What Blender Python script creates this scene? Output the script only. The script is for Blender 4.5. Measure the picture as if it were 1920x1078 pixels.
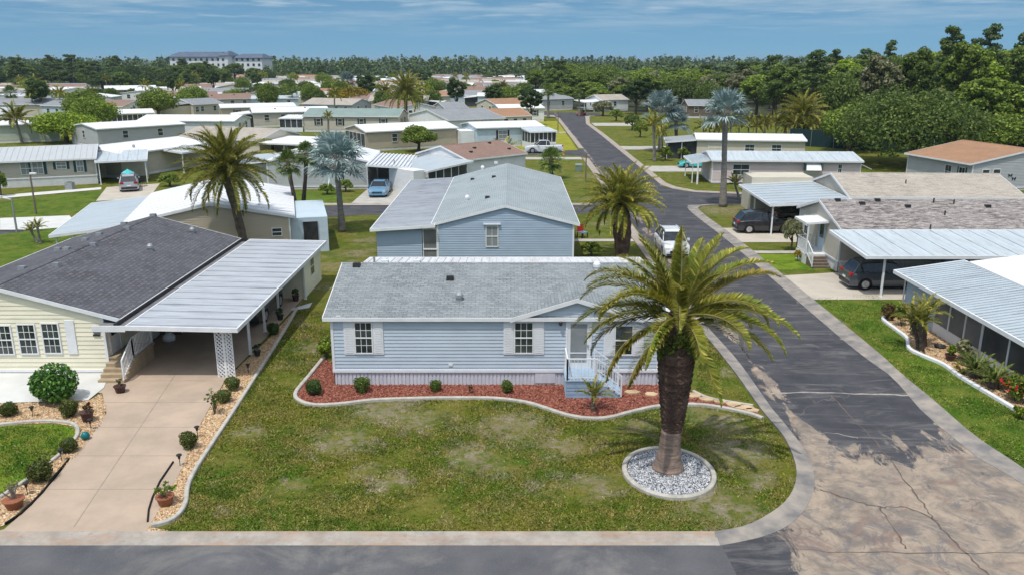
import bpy, bmesh, math, random
import numpy as np
from mathutils import Matrix, Vector
from mathutils.geometry import tessellate_polygon
PI = math.pi; R = math.radians
S = bpy.context.scene
for o in list(bpy.data.objects): bpy.data.objects.remove(o)
C = S.collection
# ---------------------------------------------------------------- camera
F = 1540.; H = 13.3; P = math.atan((539-110)/F)
cam = bpy.data.cameras.new('camera'); co = bpy.data.objects.new('camera', cam); C.objects.link(co)
co.location = (0, 0, H); co.rotation_euler = (PI/2-P, 0, 0)
cam.sensor_width = 36; cam.lens = F/1920*36; cam.clip_start = .5; cam.clip_end = 6000
S.camera = co
S.render.resolution_x = 1024; S.render.resolution_y = 574
# ---------------------------------------------------------------- light
SUN = Vector((-.22, -.36, 1.)).normalized()
elev = math.asin(SUN.z); azim = math.atan2(SUN.x, SUN.y)
W = bpy.data.worlds.new("World"); S.world = W; W.use_nodes = True
nt = W.node_tree; nt.nodes.clear()
def wn(t, **k):
    n = nt.nodes.new(t)
    for a, b in k.items(): setattr(n, a, b)
    return n
sky = wn('ShaderNodeTexSky', sky_type='NISHITA', sun_disc=False, sun_elevation=elev, sun_rotation=azim, air_density=1.0, dust_density=.3, ozone_density=2.5, altitude=0)
tc = wn('ShaderNodeTexCoord'); sx = wn('ShaderNodeSeparateXYZ'); nt.links.new(tc.outputs['Generated'], sx.inputs[0])
def wm(op, a, b=None, c=None):
    n = wn('ShaderNodeMath', operation=op)
    for i, q in enumerate((a, b, c)):
        if q is None: continue
        if isinstance(q, (int, float)): n.inputs[i].default_value = q
        else: nt.links.new(q, n.inputs[i])
    return n.outputs[0]
zz = wm('MAXIMUM', sx.outputs[2], 0.0)
zl = wm('ADD', zz, .16)
cb = wn('ShaderNodeCombineXYZ'); nt.links.new(sx.outputs[0], cb.inputs[0]); nt.links.new(sx.outputs[1], cb.inputs[1]); nt.links.new(zl, cb.inputs[2])
nrm = wn('ShaderNodeVectorMath', operation='NORMALIZE'); nt.links.new(cb.outputs[0], nrm.inputs[0]); nt.links.new(nrm.outputs[0], sky.inputs[0])
den = wm('ADD', zz, .035)
cx = wm('DIVIDE', sx.outputs[0], den); cy = wm('DIVIDE', sx.outputs[1], den)
cc = wn('ShaderNodeCombineXYZ'); nt.links.new(cx, cc.inputs[0]); nt.links.new(cy, cc.inputs[1])
ns = wn('ShaderNodeTexNoise'); ns.inputs['Scale'].default_value = .42; ns.inputs['Detail'].default_value = 7; ns.inputs['Roughness'].default_value = .6
nt.links.new(cc.outputs[0], ns.inputs['Vector'])
mr = wn('ShaderNodeMapRange'); mr.inputs[1].default_value = .44; mr.inputs[2].default_value = .64; mr.inputs[3].default_value = 0; mr.inputs[4].default_value = 1
nt.links.new(ns.outputs[0], mr.inputs[0])
fade = wn('ShaderNodeMapRange'); fade.inputs[1].default_value = .02; fade.inputs[2].default_value = .085; nt.links.new(zz, fade.inputs[0])
cm = wm('MULTIPLY', mr.outputs[0], fade.outputs[0])
ns2 = wn('ShaderNodeTexNoise'); ns2.inputs['Scale'].default_value = 1.3; ns2.inputs['Detail'].default_value = 8
nt.links.new(cc.outputs[0], ns2.inputs['Vector'])
mr2 = wn('ShaderNodeMapRange'); mr2.inputs[1].default_value = .52; mr2.inputs[2].default_value = .7; nt.links.new(ns2.outputs[0], mr2.inputs[0])
cm2 = wm('MULTIPLY', wm('MULTIPLY', mr2.outputs[0], fade.outputs[0]), 1.)
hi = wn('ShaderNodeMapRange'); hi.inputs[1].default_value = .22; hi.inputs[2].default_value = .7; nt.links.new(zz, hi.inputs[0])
mr3 = wn('ShaderNodeMapRange'); mr3.inputs[1].default_value = .36; mr3.inputs[2].default_value = .58; nt.links.new(ns.outputs[0], mr3.inputs[0])   # thicker, brighter cloud added overhead, out of view, as fill light
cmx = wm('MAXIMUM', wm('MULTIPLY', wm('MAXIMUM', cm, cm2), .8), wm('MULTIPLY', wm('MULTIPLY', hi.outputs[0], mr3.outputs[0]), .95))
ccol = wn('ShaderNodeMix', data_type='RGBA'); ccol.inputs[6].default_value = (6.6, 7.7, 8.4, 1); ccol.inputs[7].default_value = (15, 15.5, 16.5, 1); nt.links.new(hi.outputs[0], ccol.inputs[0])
tint = wn('ShaderNodeMix', data_type='RGBA', blend_type='MULTIPLY'); tint.inputs[0].default_value = 1; tint.inputs[7].default_value = (.80, 1.07, 1.09, 1)
nt.links.new(sky.outputs[0], tint.inputs[6])
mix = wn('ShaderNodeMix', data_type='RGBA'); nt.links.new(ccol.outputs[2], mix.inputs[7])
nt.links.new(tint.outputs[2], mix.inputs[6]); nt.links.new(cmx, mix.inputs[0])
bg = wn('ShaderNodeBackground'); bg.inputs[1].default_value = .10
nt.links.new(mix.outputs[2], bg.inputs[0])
wo = wn('ShaderNodeOutputWorld'); nt.links.new(bg.outputs[0], wo.inputs[0])
sl = bpy.data.lights.new('sun', 'SUN'); sl.energy = 3.3; sl.angle = R(.9); sl.color = (1, .96, .88)
so = bpy.data.objects.new('sun', sl); C.objects.link(so); so.rotation_euler = SUN.to_track_quat('Z', 'Y').to_euler()
S.view_settings.view_transform = 'Standard'; S.view_settings.look = 'None'; S.view_settings.gamma = 1; S.view_settings.exposure = -.08
# ---------------------------------------------------------------- measuring: a point of the place from where the photograph shows it
def ray(px, py):
    dx = (px-960)/F; dy = (539-py)/F
    return dx, math.cos(P)+dy*math.sin(P), -math.sin(P)+dy*math.cos(P)
def G(px, py, z=0.):
    d = ray(px, py); t = (z-H)/d[2]; return Vector((d[0]*t, d[1]*t, z))
def AY(px, py, Y):
    d = ray(px, py); t = Y/d[1]; return Vector((d[0]*t, Y, H+d[2]*t))
# ---------------------------------------------------------------- objects
def tag(o, label=None, cat=None, group=None, kind=None):
    if label: o['label'] = label
    if cat: o['category'] = cat
    if group: o['group'] = group
    if kind: o['kind'] = kind
    return o
def empty(name, loc, rz=0, label=None, cat=None, group=None):
    o = bpy.data.objects.new(name, None); C.objects.link(o); o.location = loc; o.rotation_euler = (0, 0, rz); o.empty_display_size = .1
    return tag(o, label, cat, group)
KIDS = {}
def copy_tree(o, parent=None):
    c = o.copy(); C.objects.link(c)
    if parent: c.parent = parent
    for ch in KIDS.get(o.name, []):
        k = copy_tree(ch, c); KIDS.setdefault(c.name, []).append(k)
    return c
def link(name, me, parent=None):
    o = bpy.data.objects.new(name, me); C.objects.link(o)
    if parent: o.parent = parent; KIDS.setdefault(parent.name, []).append(o)
    return o
class MB:
    def __init__(s): s.v = []; s.f = []; s.m = []; s.M = None
    def add(s, vs, fs, mi=0):
        b = len(s.v)
        if s.M is not None: vs = [tuple(s.M @ Vector(q)) for q in vs]
        s.v += [tuple(q) for q in vs]; s.f += [tuple(b+i for i in f) for f in fs]; s.m += [mi]*len(fs)
    def box(s, x0, y0, z0, x1, y1, z1, mi=0):
        if x0 > x1: x0, x1 = x1, x0
        if y0 > y1: y0, y1 = y1, y0
        if z0 > z1: z0, z1 = z1, z0
        s.add([(x0,y0,z0),(x1,y0,z0),(x1,y1,z0),(x0,y1,z0),(x0,y0,z1),(x1,y0,z1),(x1,y1,z1),(x0,y1,z1)],
              [(0,3,2,1),(4,5,6,7),(0,1,5,4),(1,2,6,5),(2,3,7,6),(3,0,4,7)], mi)
    def hexa(s, lo, hi, mi=0):   # four lower, four upper corners
        s.add(list(lo)+list(hi), [(0,3,2,1),(4,5,6,7),(0,1,5,4),(1,2,6,5),(2,3,7,6),(3,0,4,7)], mi)
    def slab(s, q, t, mi=0):     # quad (CCW from above) with thickness downwards
        s.hexa([(a[0],a[1],a[2]-t) for a in q], q, mi)
    def bar(s, a, b, w, h=None, mi=0):
        a = Vector(a); b = Vector(b); d = (b-a).normalized(); h = h or w
        u = d.cross(Vector((0,0,1)))
        if u.length < 1e-3: u = Vector((1,0,0))
        u.normalize(); n = u.cross(d)
        k = [a+u*i*w/2+n*j*h/2 for i, j in ((-1,-1),(1,-1),(1,1),(-1,1))]; e = [q+(b-a) for q in k]
        s.add(k+e, [(0,1,2,3),(7,6,5,4),(0,4,5,1),(1,5,6,2),(2,6,7,3),(3,7,4,0)], mi)
    def poly(s, pts, mi=0): s.add(pts, [tuple(range(len(pts)))], mi)
    def tube(s, path, rad, n=8, mi=0, cap=True):
        path = [Vector(q) for q in path]; rings = []; k = len(path)
        for i, q in enumerate(path):
            d = (path[min(i+1,k-1)]-path[max(i-1,0)]).normalized()
            u = d.cross(Vector((0,1,0)) if abs(d.y) < .9 else Vector((1,0,0))).normalized(); w = d.cross(u)
            r = rad[i] if hasattr(rad, '__len__') else rad
            rings.append([q+(u*math.cos(2*PI*j/n)+w*math.sin(2*PI*j/n))*r for j in range(n)])
        vs = [q for r in rings for q in r]; fs = []
        for i in range(k-1):
            for j in range(n): fs.append((i*n+j, i*n+(j+1)%n, (i+1)*n+(j+1)%n, (i+1)*n+j))
        if cap: fs.append(tuple(range(n))[::-1]); fs.append(tuple((k-1)*n+j for j in range(n)))
        s.add(vs, fs, mi)
    def lathe(s, prof, n=12, c=(0,0,0), mi=0):
        vs = [(c[0]+r*math.cos(2*PI*j/n), c[1]+r*math.sin(2*PI*j/n), c[2]+z) for r, z in prof for j in range(n)]
        fs = [(i*n+j, i*n+(j+1)%n, (i+1)*n+(j+1)%n, (i+1)*n+j) for i in range(len(prof)-1) for j in range(n)]
        fs.append(tuple(range(n))[::-1]); fs.append(tuple((len(prof)-1)*n+j for j in range(n)))
        s.add(vs, fs, mi)
    def build(s, name, mats, parent=None, smooth=False, bevel=0):
        me = bpy.data.meshes.new(name); me.from_pydata(s.v, [], s.f)
        for m in (mats if isinstance(mats, (list, tuple)) else [mats]): me.materials.append(m)
        if len(me.materials) > 1: me.polygons.foreach_set('material_index', s.m)
        if smooth: me.polygons.foreach_set('use_smooth', [True]*len(s.f))
        me.update(); o = link(name, me, parent)
        if bevel:
            b = o.modifiers.new('bevel', 'BEVEL'); b.width = bevel; b.segments = 2; b.limit_method = 'ANGLE'
        return o
def np_mesh(name, verts, n, mats, parent=None, smooth=False):   # verts: (k*n,3), k separate n-gons
    verts = np.asarray(verts, dtype=np.float32).reshape(-1, 3); k = len(verts)//n
    me = bpy.data.meshes.new(name); me.vertices.add(k*n); me.vertices.foreach_set('co', verts.ravel())
    me.loops.add(k*n); me.loops.foreach_set('vertex_index', np.arange(k*n, dtype=np.int32))
    me.polygons.add(k); me.polygons.foreach_set('loop_start', np.arange(0, k*n, n, dtype=np.int32)); me.polygons.foreach_set('loop_total', np.full(k, n, dtype=np.int32))
    me.materials.append(mats); me.update(calc_edges=True)
    return me
# ---------------------------------------------------------------- materials
def newmat(name):
    m = bpy.data.materials.new(name); m.use_nodes = True; n = m.node_tree; b = n.nodes['Principled BSDF']
    return m, n, b
class NT:
    def __init__(s, n): s.n = n
    def node(s, t, **k):
        q = s.n.nodes.new(t)
        for a, b in k.items(): setattr(q, a, b)
        return q
    def put(s, q, i, v):
        if v is None: return
        if isinstance(v, bpy.types.NodeSocket): s.n.links.new(v, q.inputs[i])
        else: q.inputs[i].default_value = v
    def co(s, kind='Object', scale=None, rot=None):
        t = s.node('ShaderNodeTexCoord').outputs[kind]
        if scale or rot:
            m = s.node('ShaderNodeMapping'); s.put(m, 0, t)
            if scale: m.inputs['Scale'].default_value = scale
            if rot: m.inputs['Rotation'].default_value = rot
            t = m.outputs[0]
        return t
    def noise(s, v, sc, det=4, rough=.55, dist=0):
        q = s.node('ShaderNodeTexNoise'); s.put(q, 'Vector', v); s.put(q, 'Scale', sc); s.put(q, 'Detail', det); s.put(q, 'Roughness', rough); s.put(q, 'Distortion', dist); return q.outputs[0]
    def rng(s, v, a, b, c=0., d=1.):
        q = s.node('ShaderNodeMapRange'); s.put(q, 0, v); s.put(q, 1, a); s.put(q, 2, b); s.put(q, 3, c); s.put(q, 4, d); return q.outputs[0]
    def mix(s, f, a, b, bt='MIX'):
        q = s.node('ShaderNodeMix', data_type='RGBA', blend_type=bt); s.put(q, 0, f)
        s.put(q, 6, (*a, 1) if isinstance(a, tuple) else a); s.put(q, 7, (*b, 1) if isinstance(b, tuple) else b); return q.outputs[2]
    def math(s, op, a, b=None):
        q = s.node('ShaderNodeMath', operation=op); s.put(q, 0, a); s.put(q, 1, b); return q.outputs[0]
    def bump(s, h, st, dist=.02):
        q = s.node('ShaderNodeBump'); s.put(q, 'Strength', st); s.put(q, 'Distance', dist); s.put(q, 'Height', h); return q.outputs[0]
def PM(name, c1, c2=None, sc=3., rough=.75, metal=0., bump=0., bsc=30., lo=.35, hi=.65, stretch=None, spec=.3, dist=.02):
    m, n, b = newmat(name); t = NT(n); c2 = c2 or tuple(x*.82 for x in c1)
    v = t.co('Object', scale=stretch)
    f = t.rng(t.noise(v, sc, 6), lo, hi); n.links.new(t.mix(f, c1, c2), b.inputs['Base Color'])
    b.inputs['Roughness'].default_value = rough; b.inputs['Metallic'].default_value = metal; b.inputs['Specular IOR Level'].default_value = spec
    if bump: n.links.new(t.bump(t.noise(t.co('Object'), bsc, 3), bump, dist), b.inputs['Normal'])
    return m
def LEAF(name, c1, c2, c3=None, sc=.7, transl=.3, isl=.35, rough=.6, spec=.25):
    m, n, b = newmat(name); t = NT(n)
    f = t.rng(t.noise(t.co('Object'), sc, 3), .38, .62)
    col = t.mix(f, c1, c2)
    geo = t.node('ShaderNodeNewGeometry').outputs['Random Per Island']
    if c3: col = t.mix(t.rng(geo, .72, .8), col, c3)
    v = t.rng(geo, 0, 1, 1-isl, 1+isl); oi = t.node('ShaderNodeObjectInfo').outputs['Random']
    v2 = t.math('MULTIPLY', v, t.rng(oi, 0, 1, .78, 1.2))
    cx = t.node('ShaderNodeCombineColor'); 
    for i in range(3): t.put(cx, i, v2)
    col = t.mix(1.0, col, cx.outputs[0], 'MULTIPLY')
    n.links.new(col, b.inputs['Base Color']); b.inputs['Roughness'].default_value = rough; b.inputs['Specular IOR Level'].default_value = spec
    tr = t.node('ShaderNodeBsdfTranslucent'); n.links.new(col, tr.inputs[0])
    ms = t.node('ShaderNodeMixShader'); ms.inputs[0].default_value = transl
    n.links.new(b.outputs[0], ms.inputs[1]); n.links.new(tr.outputs[0], ms.inputs[2])
    n.links.new(ms.outputs[0], n.nodes['Material Output'].inputs[0])
    return m
def SHINGLE(name, c1, c2, c3=None, swap=False, bw=.33, rh=.145, ms=.02, mott=0.):
    m, n, b = newmat(name); t = NT(n)
    v = t.co('Object', rot=(0, 0, PI/2) if swap else (0, 0, 0), scale=(1, 1, 1))
    br = t.node('ShaderNodeTexBrick'); t.put(br, 'Vector', v); br.offset = .5
    t.put(br, 'Color1', (*c1, 1)); t.put(br, 'Color2', (*c2, 1)); t.put(br, 'Mortar', (*[x*.55 for x in c2], 1)); t.put(br, 'Scale', 1.); t.put(br, 'Mortar Size', ms); t.put(br, 'Mortar Smooth', .5)
    t.put(br, 'Brick Width', bw); t.put(br, 'Row Height', rh); t.put(br, 'Bias', 0.)
    col = t.mix(t.rng(t.noise(v, 14, 3, .7), .35, .65, 0, .55), br.outputs[0], c3 or tuple(x*.75 for x in c1))
    if mott: col = t.mix(t.rng(t.noise(t.co('Object', scale=(.7, 2.6, 1)), 2.4, 5, .75), .46, .56, 0, mott), col, tuple(x*.45 for x in c2)); col = t.mix(t.rng(t.noise(t.co('Object', scale=(.7, 2.6, 1)), 3.1, 5, .75, .4), .54, .62, 0, mott), col, c3)
    col = t.mix(t.rng(t.noise(v, .55, 5), .35, .7, 0, .45), col, tuple(x*1.25 for x in c1))
    n.links.new(col, b.inputs['Base Color']); b.inputs['Roughness'].default_value = .92; b.inputs['Specular IOR Level'].default_value = .15
    n.links.new(t.bump(br.outputs[1], -.5, .015), b.inputs['Normal'])
    return m
def METAL(name, c, dirt, axis=0, amt=.6, rough=.5):     # painted roof panels with run-off streaks along the slope
    m, n, b = newmat(name); t = NT(n)
    st = (.3, 3.2, 1) if axis == 0 else (3.2, .3, 1)
    f = t.math('MULTIPLY', t.rng(t.noise(t.co('Object', scale=st), 1.6, 7, .65), .42, .72), amt)
    f2 = t.math('MULTIPLY', t.rng(t.noise(t.co('Object'), .5, 4), .4, .7), amt*.5)
    n.links.new(t.mix(t.math('MAXIMUM', f, f2), c, dirt), b.inputs['Base Color'])
    b.inputs['Roughness'].default_value = rough; b.inputs['Specular IOR Level'].default_value = .35
    return m
M = {}
def siding(k, c, d=.9): M[k] = PM(k, c, tuple(x*d for x in c), sc=.8, rough=.55, stretch=(1, 1, 3))
siding('blue', (.52, .59, .67)); siding('blue2', (.38, .47, .58)); siding('cream', (.84, .79, .62)); siding('greige', (.52, .48, .41)); siding('tan', (.50, .43, .33))
siding('grey', (.46, .47, .48)); siding('white_w', (.76, .77, .78)); siding('pink', (.66, .56, .55)); siding('beige', (.62, .57, .46)); siding('pale_green', (.56, .60, .52)); siding('pale_blue', (.52, .62, .70)); siding('blue_grey', (.42, .50, .58))  # last entry: blue-grey siding of the screened porch home
M['white'] = PM('white_paint', (.78, .79, .80), (.70, .71, .73), sc=2, rough=.45)
M['skirt'] = PM('skirting', (.62, .63, .68), (.54, .55, .61), sc=3, rough=.6, stretch=(2, 2, .5))
M['skirtw'] = PM('skirting_white', (.74, .74, .74), (.66, .66, .66), sc=2, rough=.6)
M['glass'] = PM('window_glass', (.012, .018, .020), (.07, .085, .085), sc=1.1, rough=.06, spec=.7)  # paler patches in the pane colour stand for reflections
M['glass_pale'] = PM('window_blinds', (.20, .22, .23), (.28, .29, .3), sc=1.2, rough=.2, spec=.6)
M['screen'] = PM('insect_screen', (.03, .034, .04), (.07, .075, .08), sc=.8, rough=.5)
M['screen_grey'] = PM('insect_screen_grey', (.13, .13, .13), (.2, .2, .2), sc=.8, rough=.6)
M['dark'] = PM('dark_plastic', (.02, .02, .022), (.04, .04, .04), rough=.5)
M['black'] = PM('black_rubber', (.012, .012, .013), rough=.8)
M['shut_green'] = PM('shutter_green', (.02, .075, .075), rough=.5); M['shut_dark'] = PM('shutter_dark', (.03, .03, .035), rough=.5); M['shut_maroon'] = PM('shutter_maroon', (.10, .035, .03), rough=.5)
M['sh_blue'] = SHINGLE('shingle_bluegrey', (.24, .265, .275), (.11, .13, .145), (.32, .345, .355))
M['sh_blue_s'] = SHINGLE('shingle_bluegrey_turned', (.24, .265, .275), (.11, .13, .145), (.32, .345, .355), swap=True)
M['sh_pale_s'] = SHINGLE('shingle_palegrey', (.29, .33, .35), (.23, .27, .29), (.36, .40, .42), swap=True)
M['sh_black_s'] = SHINGLE('shingle_charcoal', (.115, .12, .138), (.042, .046, .058), (.17, .155, .165), swap=True, rh=.2, bw=.36, ms=.035)
M['sh_tweed'] = SHINGLE('shingle_tweed', (.30, .27, .26), (.09, .08, .09), (.50, .45, .41), bw=.9, rh=.2, mott=.8)
M['sh_tan'] = SHINGLE('shingle_tan', (.40, .36, .31), (.25, .22, .20), (.54, .49, .42), bw=.7, rh=.2, mott=.3)
M['sh_rust'] = SHINGLE('shingle_rust', (.34, .19, .11), (.25, .14, .09), (.42, .27, .18))
M['sh_brown'] = SHINGLE('shingle_brown', (.25, .16, .13), (.19, .12, .1), (.33, .24, .2))
M['sh_grey'] = SHINGLE('shingle_grey', (.25, .26, .28), (.19, .2, .22), (.33, .34, .35))
M['sh_green'] = SHINGLE('shingle_greengrey', (.22, .29, .27), (.18, .24, .23), (.28, .35, .33))
M['rf_white'] = METAL('roof_white', (.76, .77, .79), (.50, .52, .55), 0, .5)
M['rf_car_x'] = METAL('carport_panels', (.46, .49, .53), (.24, .25, .28), 0, .9)
M['rf_car_y'] = METAL('carport_panels_b', (.62, .66, .70), (.36, .37, .40), 1, .7)
M['rf_rust'] = METAL('panels_stained', (.66, .68, .70), (.42, .35, .33), 1, .8)
M['rf_blue'] = METAL('panels_paleblue', (.44, .50, .54), (.27, .30, .33), 0, .8)
M['rf_blue_y'] = METAL('panels_paleblue_b', (.50, .56, .60), (.32, .35, .38), 1, .8)
M['rf_grey'] = METAL('panels_grey', (.46, .48, .50), (.34, .36, .38), 1, .5)
M['flash'] = PM('flashing_grey', (.13, .13, .14), (.2, .2, .21), sc=2)
M['concrete'] = PM('concrete', (.46, .44, .40), (.36, .34, .31), sc=1.3, rough=.9, bump=.3, bsc=60)
M['kerbm'] = PM('kerb_concrete', (.40, .37, .33), (.27, .22, .18), sc=2.2, rough=.95, bump=.3, bsc=50)
M['edgem'] = PM('edging_concrete', (.50, .47, .42), (.36, .34, .30), sc=4, rough=.95, bump=.3, bsc=50)
M['terracotta'] = PM('terracotta', (.32, .12, .06), (.22, .08, .04), rough=.7)
M['brownpot'] = PM('glazed_brown', (.07, .03, .025), (.05, .02, .02), rough=.25)
M['soil'] = PM('soil', (.07, .05, .035), (.04, .03, .02), sc=10, rough=1)
M['wood'] = PM('brown_wood', (.19, .15, .12), (.13, .10, .08), sc=5, rough=.8)
M['bark'] = PM('bark', (.14, .11, .085), (.07, .055, .045), sc=4, rough=.95, bump=.6, bsc=12, dist=.05)
M['bark_grey'] = PM('bark_palegrey', (.26, .24, .21), (.17, .155, .135), sc=3, rough=.95, bump=.5, bsc=10, stretch=(.6, .6, 3))
M['bark_ring'] = PM('palm_trunk_ringed', (.30, .22, .18), (.16, .115, .09), sc=2.5, rough=.95, bump=.8, bsc=8, stretch=(.5, .5, 7), dist=.06)
M['boot'] = PM('palm_boots', (.065, .038, .030), (.15, .095, .075), sc=2.2, rough=1, bump=.8, bsc=10, dist=.08)
M['step_tan'] = PM('tan_steps', (.42, .33, .22), (.34, .26, .17), rough=.8)
M['steel'] = PM('grey_steel', (.42, .43, .44), rough=.4, metal=.5)
M['rim'] = PM('alloy_rim', (.6, .6, .62), (.4, .4, .42), sc=8, rough=.3, metal=.6)
M['red_lamp'] = PM('red_lens', (.35, .02, .02), rough=.2); M['lamp_glass'] = PM('clear_lens', (.6, .62, .65), rough=.1)
M['carglass'] = PM('car_glass', (.01, .012, .015), (.03, .035, .04), rough=.04, spec=.8)
for k, c in dict(p_black=(.012,.013,.018), p_slate=(.045,.055,.075), p_silver=(.36,.38,.42), p_blue=(.12,.27,.42), p_white=(.72,.74,.76), p_teal=(.03,.50,.50), p_red=(.3,.03,.03), p_dkblue=(.02,.03,.06)).items():
    m, n, b = newmat('car_'+k); t = NT(n)
    n.links.new(t.mix(t.rng(t.noise(t.co(), 3, 3), .4, .7), c, tuple(x*.85+.01 for x in c)), b.inputs['Base Color'])
    b.inputs['Roughness'].default_value = .28; b.inputs['Coat Weight'].default_value = .8; b.inputs['Coat Roughness'].default_value = .05; M[k] = m
# leaves
M['frond'] = LEAF('date_frond', (.16, .21, .026), (.30, .29, .035), (.42, .35, .08), sc=.9, transl=.3, isl=.35)
M['frond_dry'] = LEAF('date_frond_yellow', (.24, .20, .03), (.15, .15, .02), (.32, .24, .08), sc=1.2, transl=.3)
M['rachis'] = PM('frond_stem', (.28, .26, .08), (.2, .18, .06), rough=.6)
M['frond_dead'] = LEAF('frond_dead', (.24, .19, .12), (.16, .12, .08), transl=.1)
M['silverleaf'] = LEAF('silver_fan', (.25, .33, .32), (.16, .24, .24), (.42, .50, .48), transl=.2, isl=.2)
M['fan'] = LEAF('green_fan', (.08, .15, .03), (.14, .21, .04), (.22, .26, .07), transl=.25)
M['lf_oak'] = LEAF('leaf_oak', (.075, .13, .026), (.13, .19, .036), (.19, .24, .055), transl=.4)
M['lf_mid'] = LEAF('leaf_mid', (.11, .18, .022), (.19, .27, .032), (.27, .33, .06), transl=.4)
M['lf_bright'] = LEAF('leaf_bright', (.15, .25, .016), (.24, .33, .026), (.32, .38, .05), transl=.4)
M['lf_yellow'] = LEAF('leaf_yellow', (.36, .26, .015), (.10, .13, .018), (.45, .32, .02), sc=.5)
M['lf_dark'] = LEAF('leaf_dark', (.045, .085, .02), (.07, .12, .028), (.10, .15, .04), transl=.35)
M['lf_pine'] = LEAF('leaf_pine', (.065, .115, .03), (.11, .165, .04), (.16, .21, .06), transl=.35)
M['lf_olive'] = LEAF('leaf_olive', (.18, .20, .08), (.25, .25, .12), (.30, .29, .18))
M['lf_box'] = LEAF('leaf_box', (.05, .09, .015), (.09, .14, .02), (.16, .20, .04), sc=6, transl=.15, isl=.45)
M['lf_boxo'] = LEAF('leaf_box_olive', (.10, .12, .02), (.07, .09, .018), (.17, .18, .05), sc=6, transl=.15, isl=.45)
M['lf_ring'] = LEAF('leaf_glossy', (.04, .12, .018), (.07, .17, .025), (.12, .24, .04), sc=4, transl=.2, isl=.45)
M['lf_far'] = LEAF('leaf_far', (.05, .085, .03), (.085, .13, .036), (.12, .16, .05), sc=.02, transl=.1)
M['orange_fl'] = LEAF('orange_flowers', (.6, .22, .02), (.45, .3, .03), sc=3)
# ---------------------------------------------------------------- ground, roads, beds
def G2(pts, z=0.): return [(G(x, y).x, G(x, y).y, z) for x, y in pts]
def smooth_path(p, k=5, closed=False):
    out = []; n = len(p)
    rngi = range(n) if closed else range(n-1)
    for i in rngi:
        a = Vector(p[(i-1) % n] if closed else p[max(i-1, 0)]); b = Vector(p[i]); c = Vector(p[(i+1) % n]); d = Vector(p[(i+2) % n] if closed else p[min(i+2, n-1)])
        for j in range(k):
            t = j/k; out.append(tuple(.5*((2*b)+(-a+c)*t+(2*a-5*b+4*c-d)*t*t+(-a+3*b-3*c+d)*t**3)))
    if not closed: out.append(tuple(p[-1]))
    return out
def sheet(name, pts, z, mat, label=None, kind='structure', cat=None, mats=None):
    pv = [Vector((p[0], p[1], z)) for p in pts]; tris = tessellate_polygon([pv]); fs = []
    for a, b, c in tris:
        cr = (pv[b].x-pv[a].x)*(pv[c].y-pv[a].y)-(pv[b].y-pv[a].y)*(pv[c].x-pv[a].x)
        if abs(cr) > 1e-9: fs.append((a, b, c) if cr > 0 else (a, c, b))
    me = bpy.data.meshes.new(name); me.from_pydata([tuple(q) for q in pv], [], fs); me.materials.append(mat)
    return tag(link(name, me), label, cat, kind=kind)
def ribbon(name, path, w, z0, h, mat, kind=None, label=None, cat=None, side=0, round_=True, group=None, closed=False):
    pts = [Vector((p[0], p[1], 0)) for p in path]; n = len(pts); L_ = []; R_ = []
    for i in range(n):
        if closed: d = (pts[(i+1) % n]-pts[i-1])
        else: d = (pts[min(i+1, n-1)]-pts[max(i-1, 0)])
        d.normalize(); q = Vector((-d.y, d.x, 0))
        L_.append(pts[i]+q*w*(.5+side*.5)); R_.append(pts[i]-q*w*(.5-side*.5))
    prof = [(0, 0), (0.02, h*.8), (.18, h), (.82, h), (.98, h*.8), (1, 0)] if round_ else [(0, 0), (0, h), (1, h), (1, 0)]
    mb = MB(); vs = []; m = len(prof)
    for a, b in zip(L_, R_):
        for t, zz_ in prof: q = a.lerp(b, t); vs.append((q.x, q.y, z0+zz_))
    fs = [(i*m+j, i*m+j+1, ((i+1) % n)*m+j+1, ((i+1) % n)*m+j) for i in range(n if closed else n-1) for j in range(m-1)]
    if not closed: fs += [tuple(range(m)), tuple((n-1)*m+j for j in range(m))[::-1]]
    mb.add(vs, fs); o = mb.build(name, mat)
    return tag(o, label, cat, group, kind)
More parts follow.
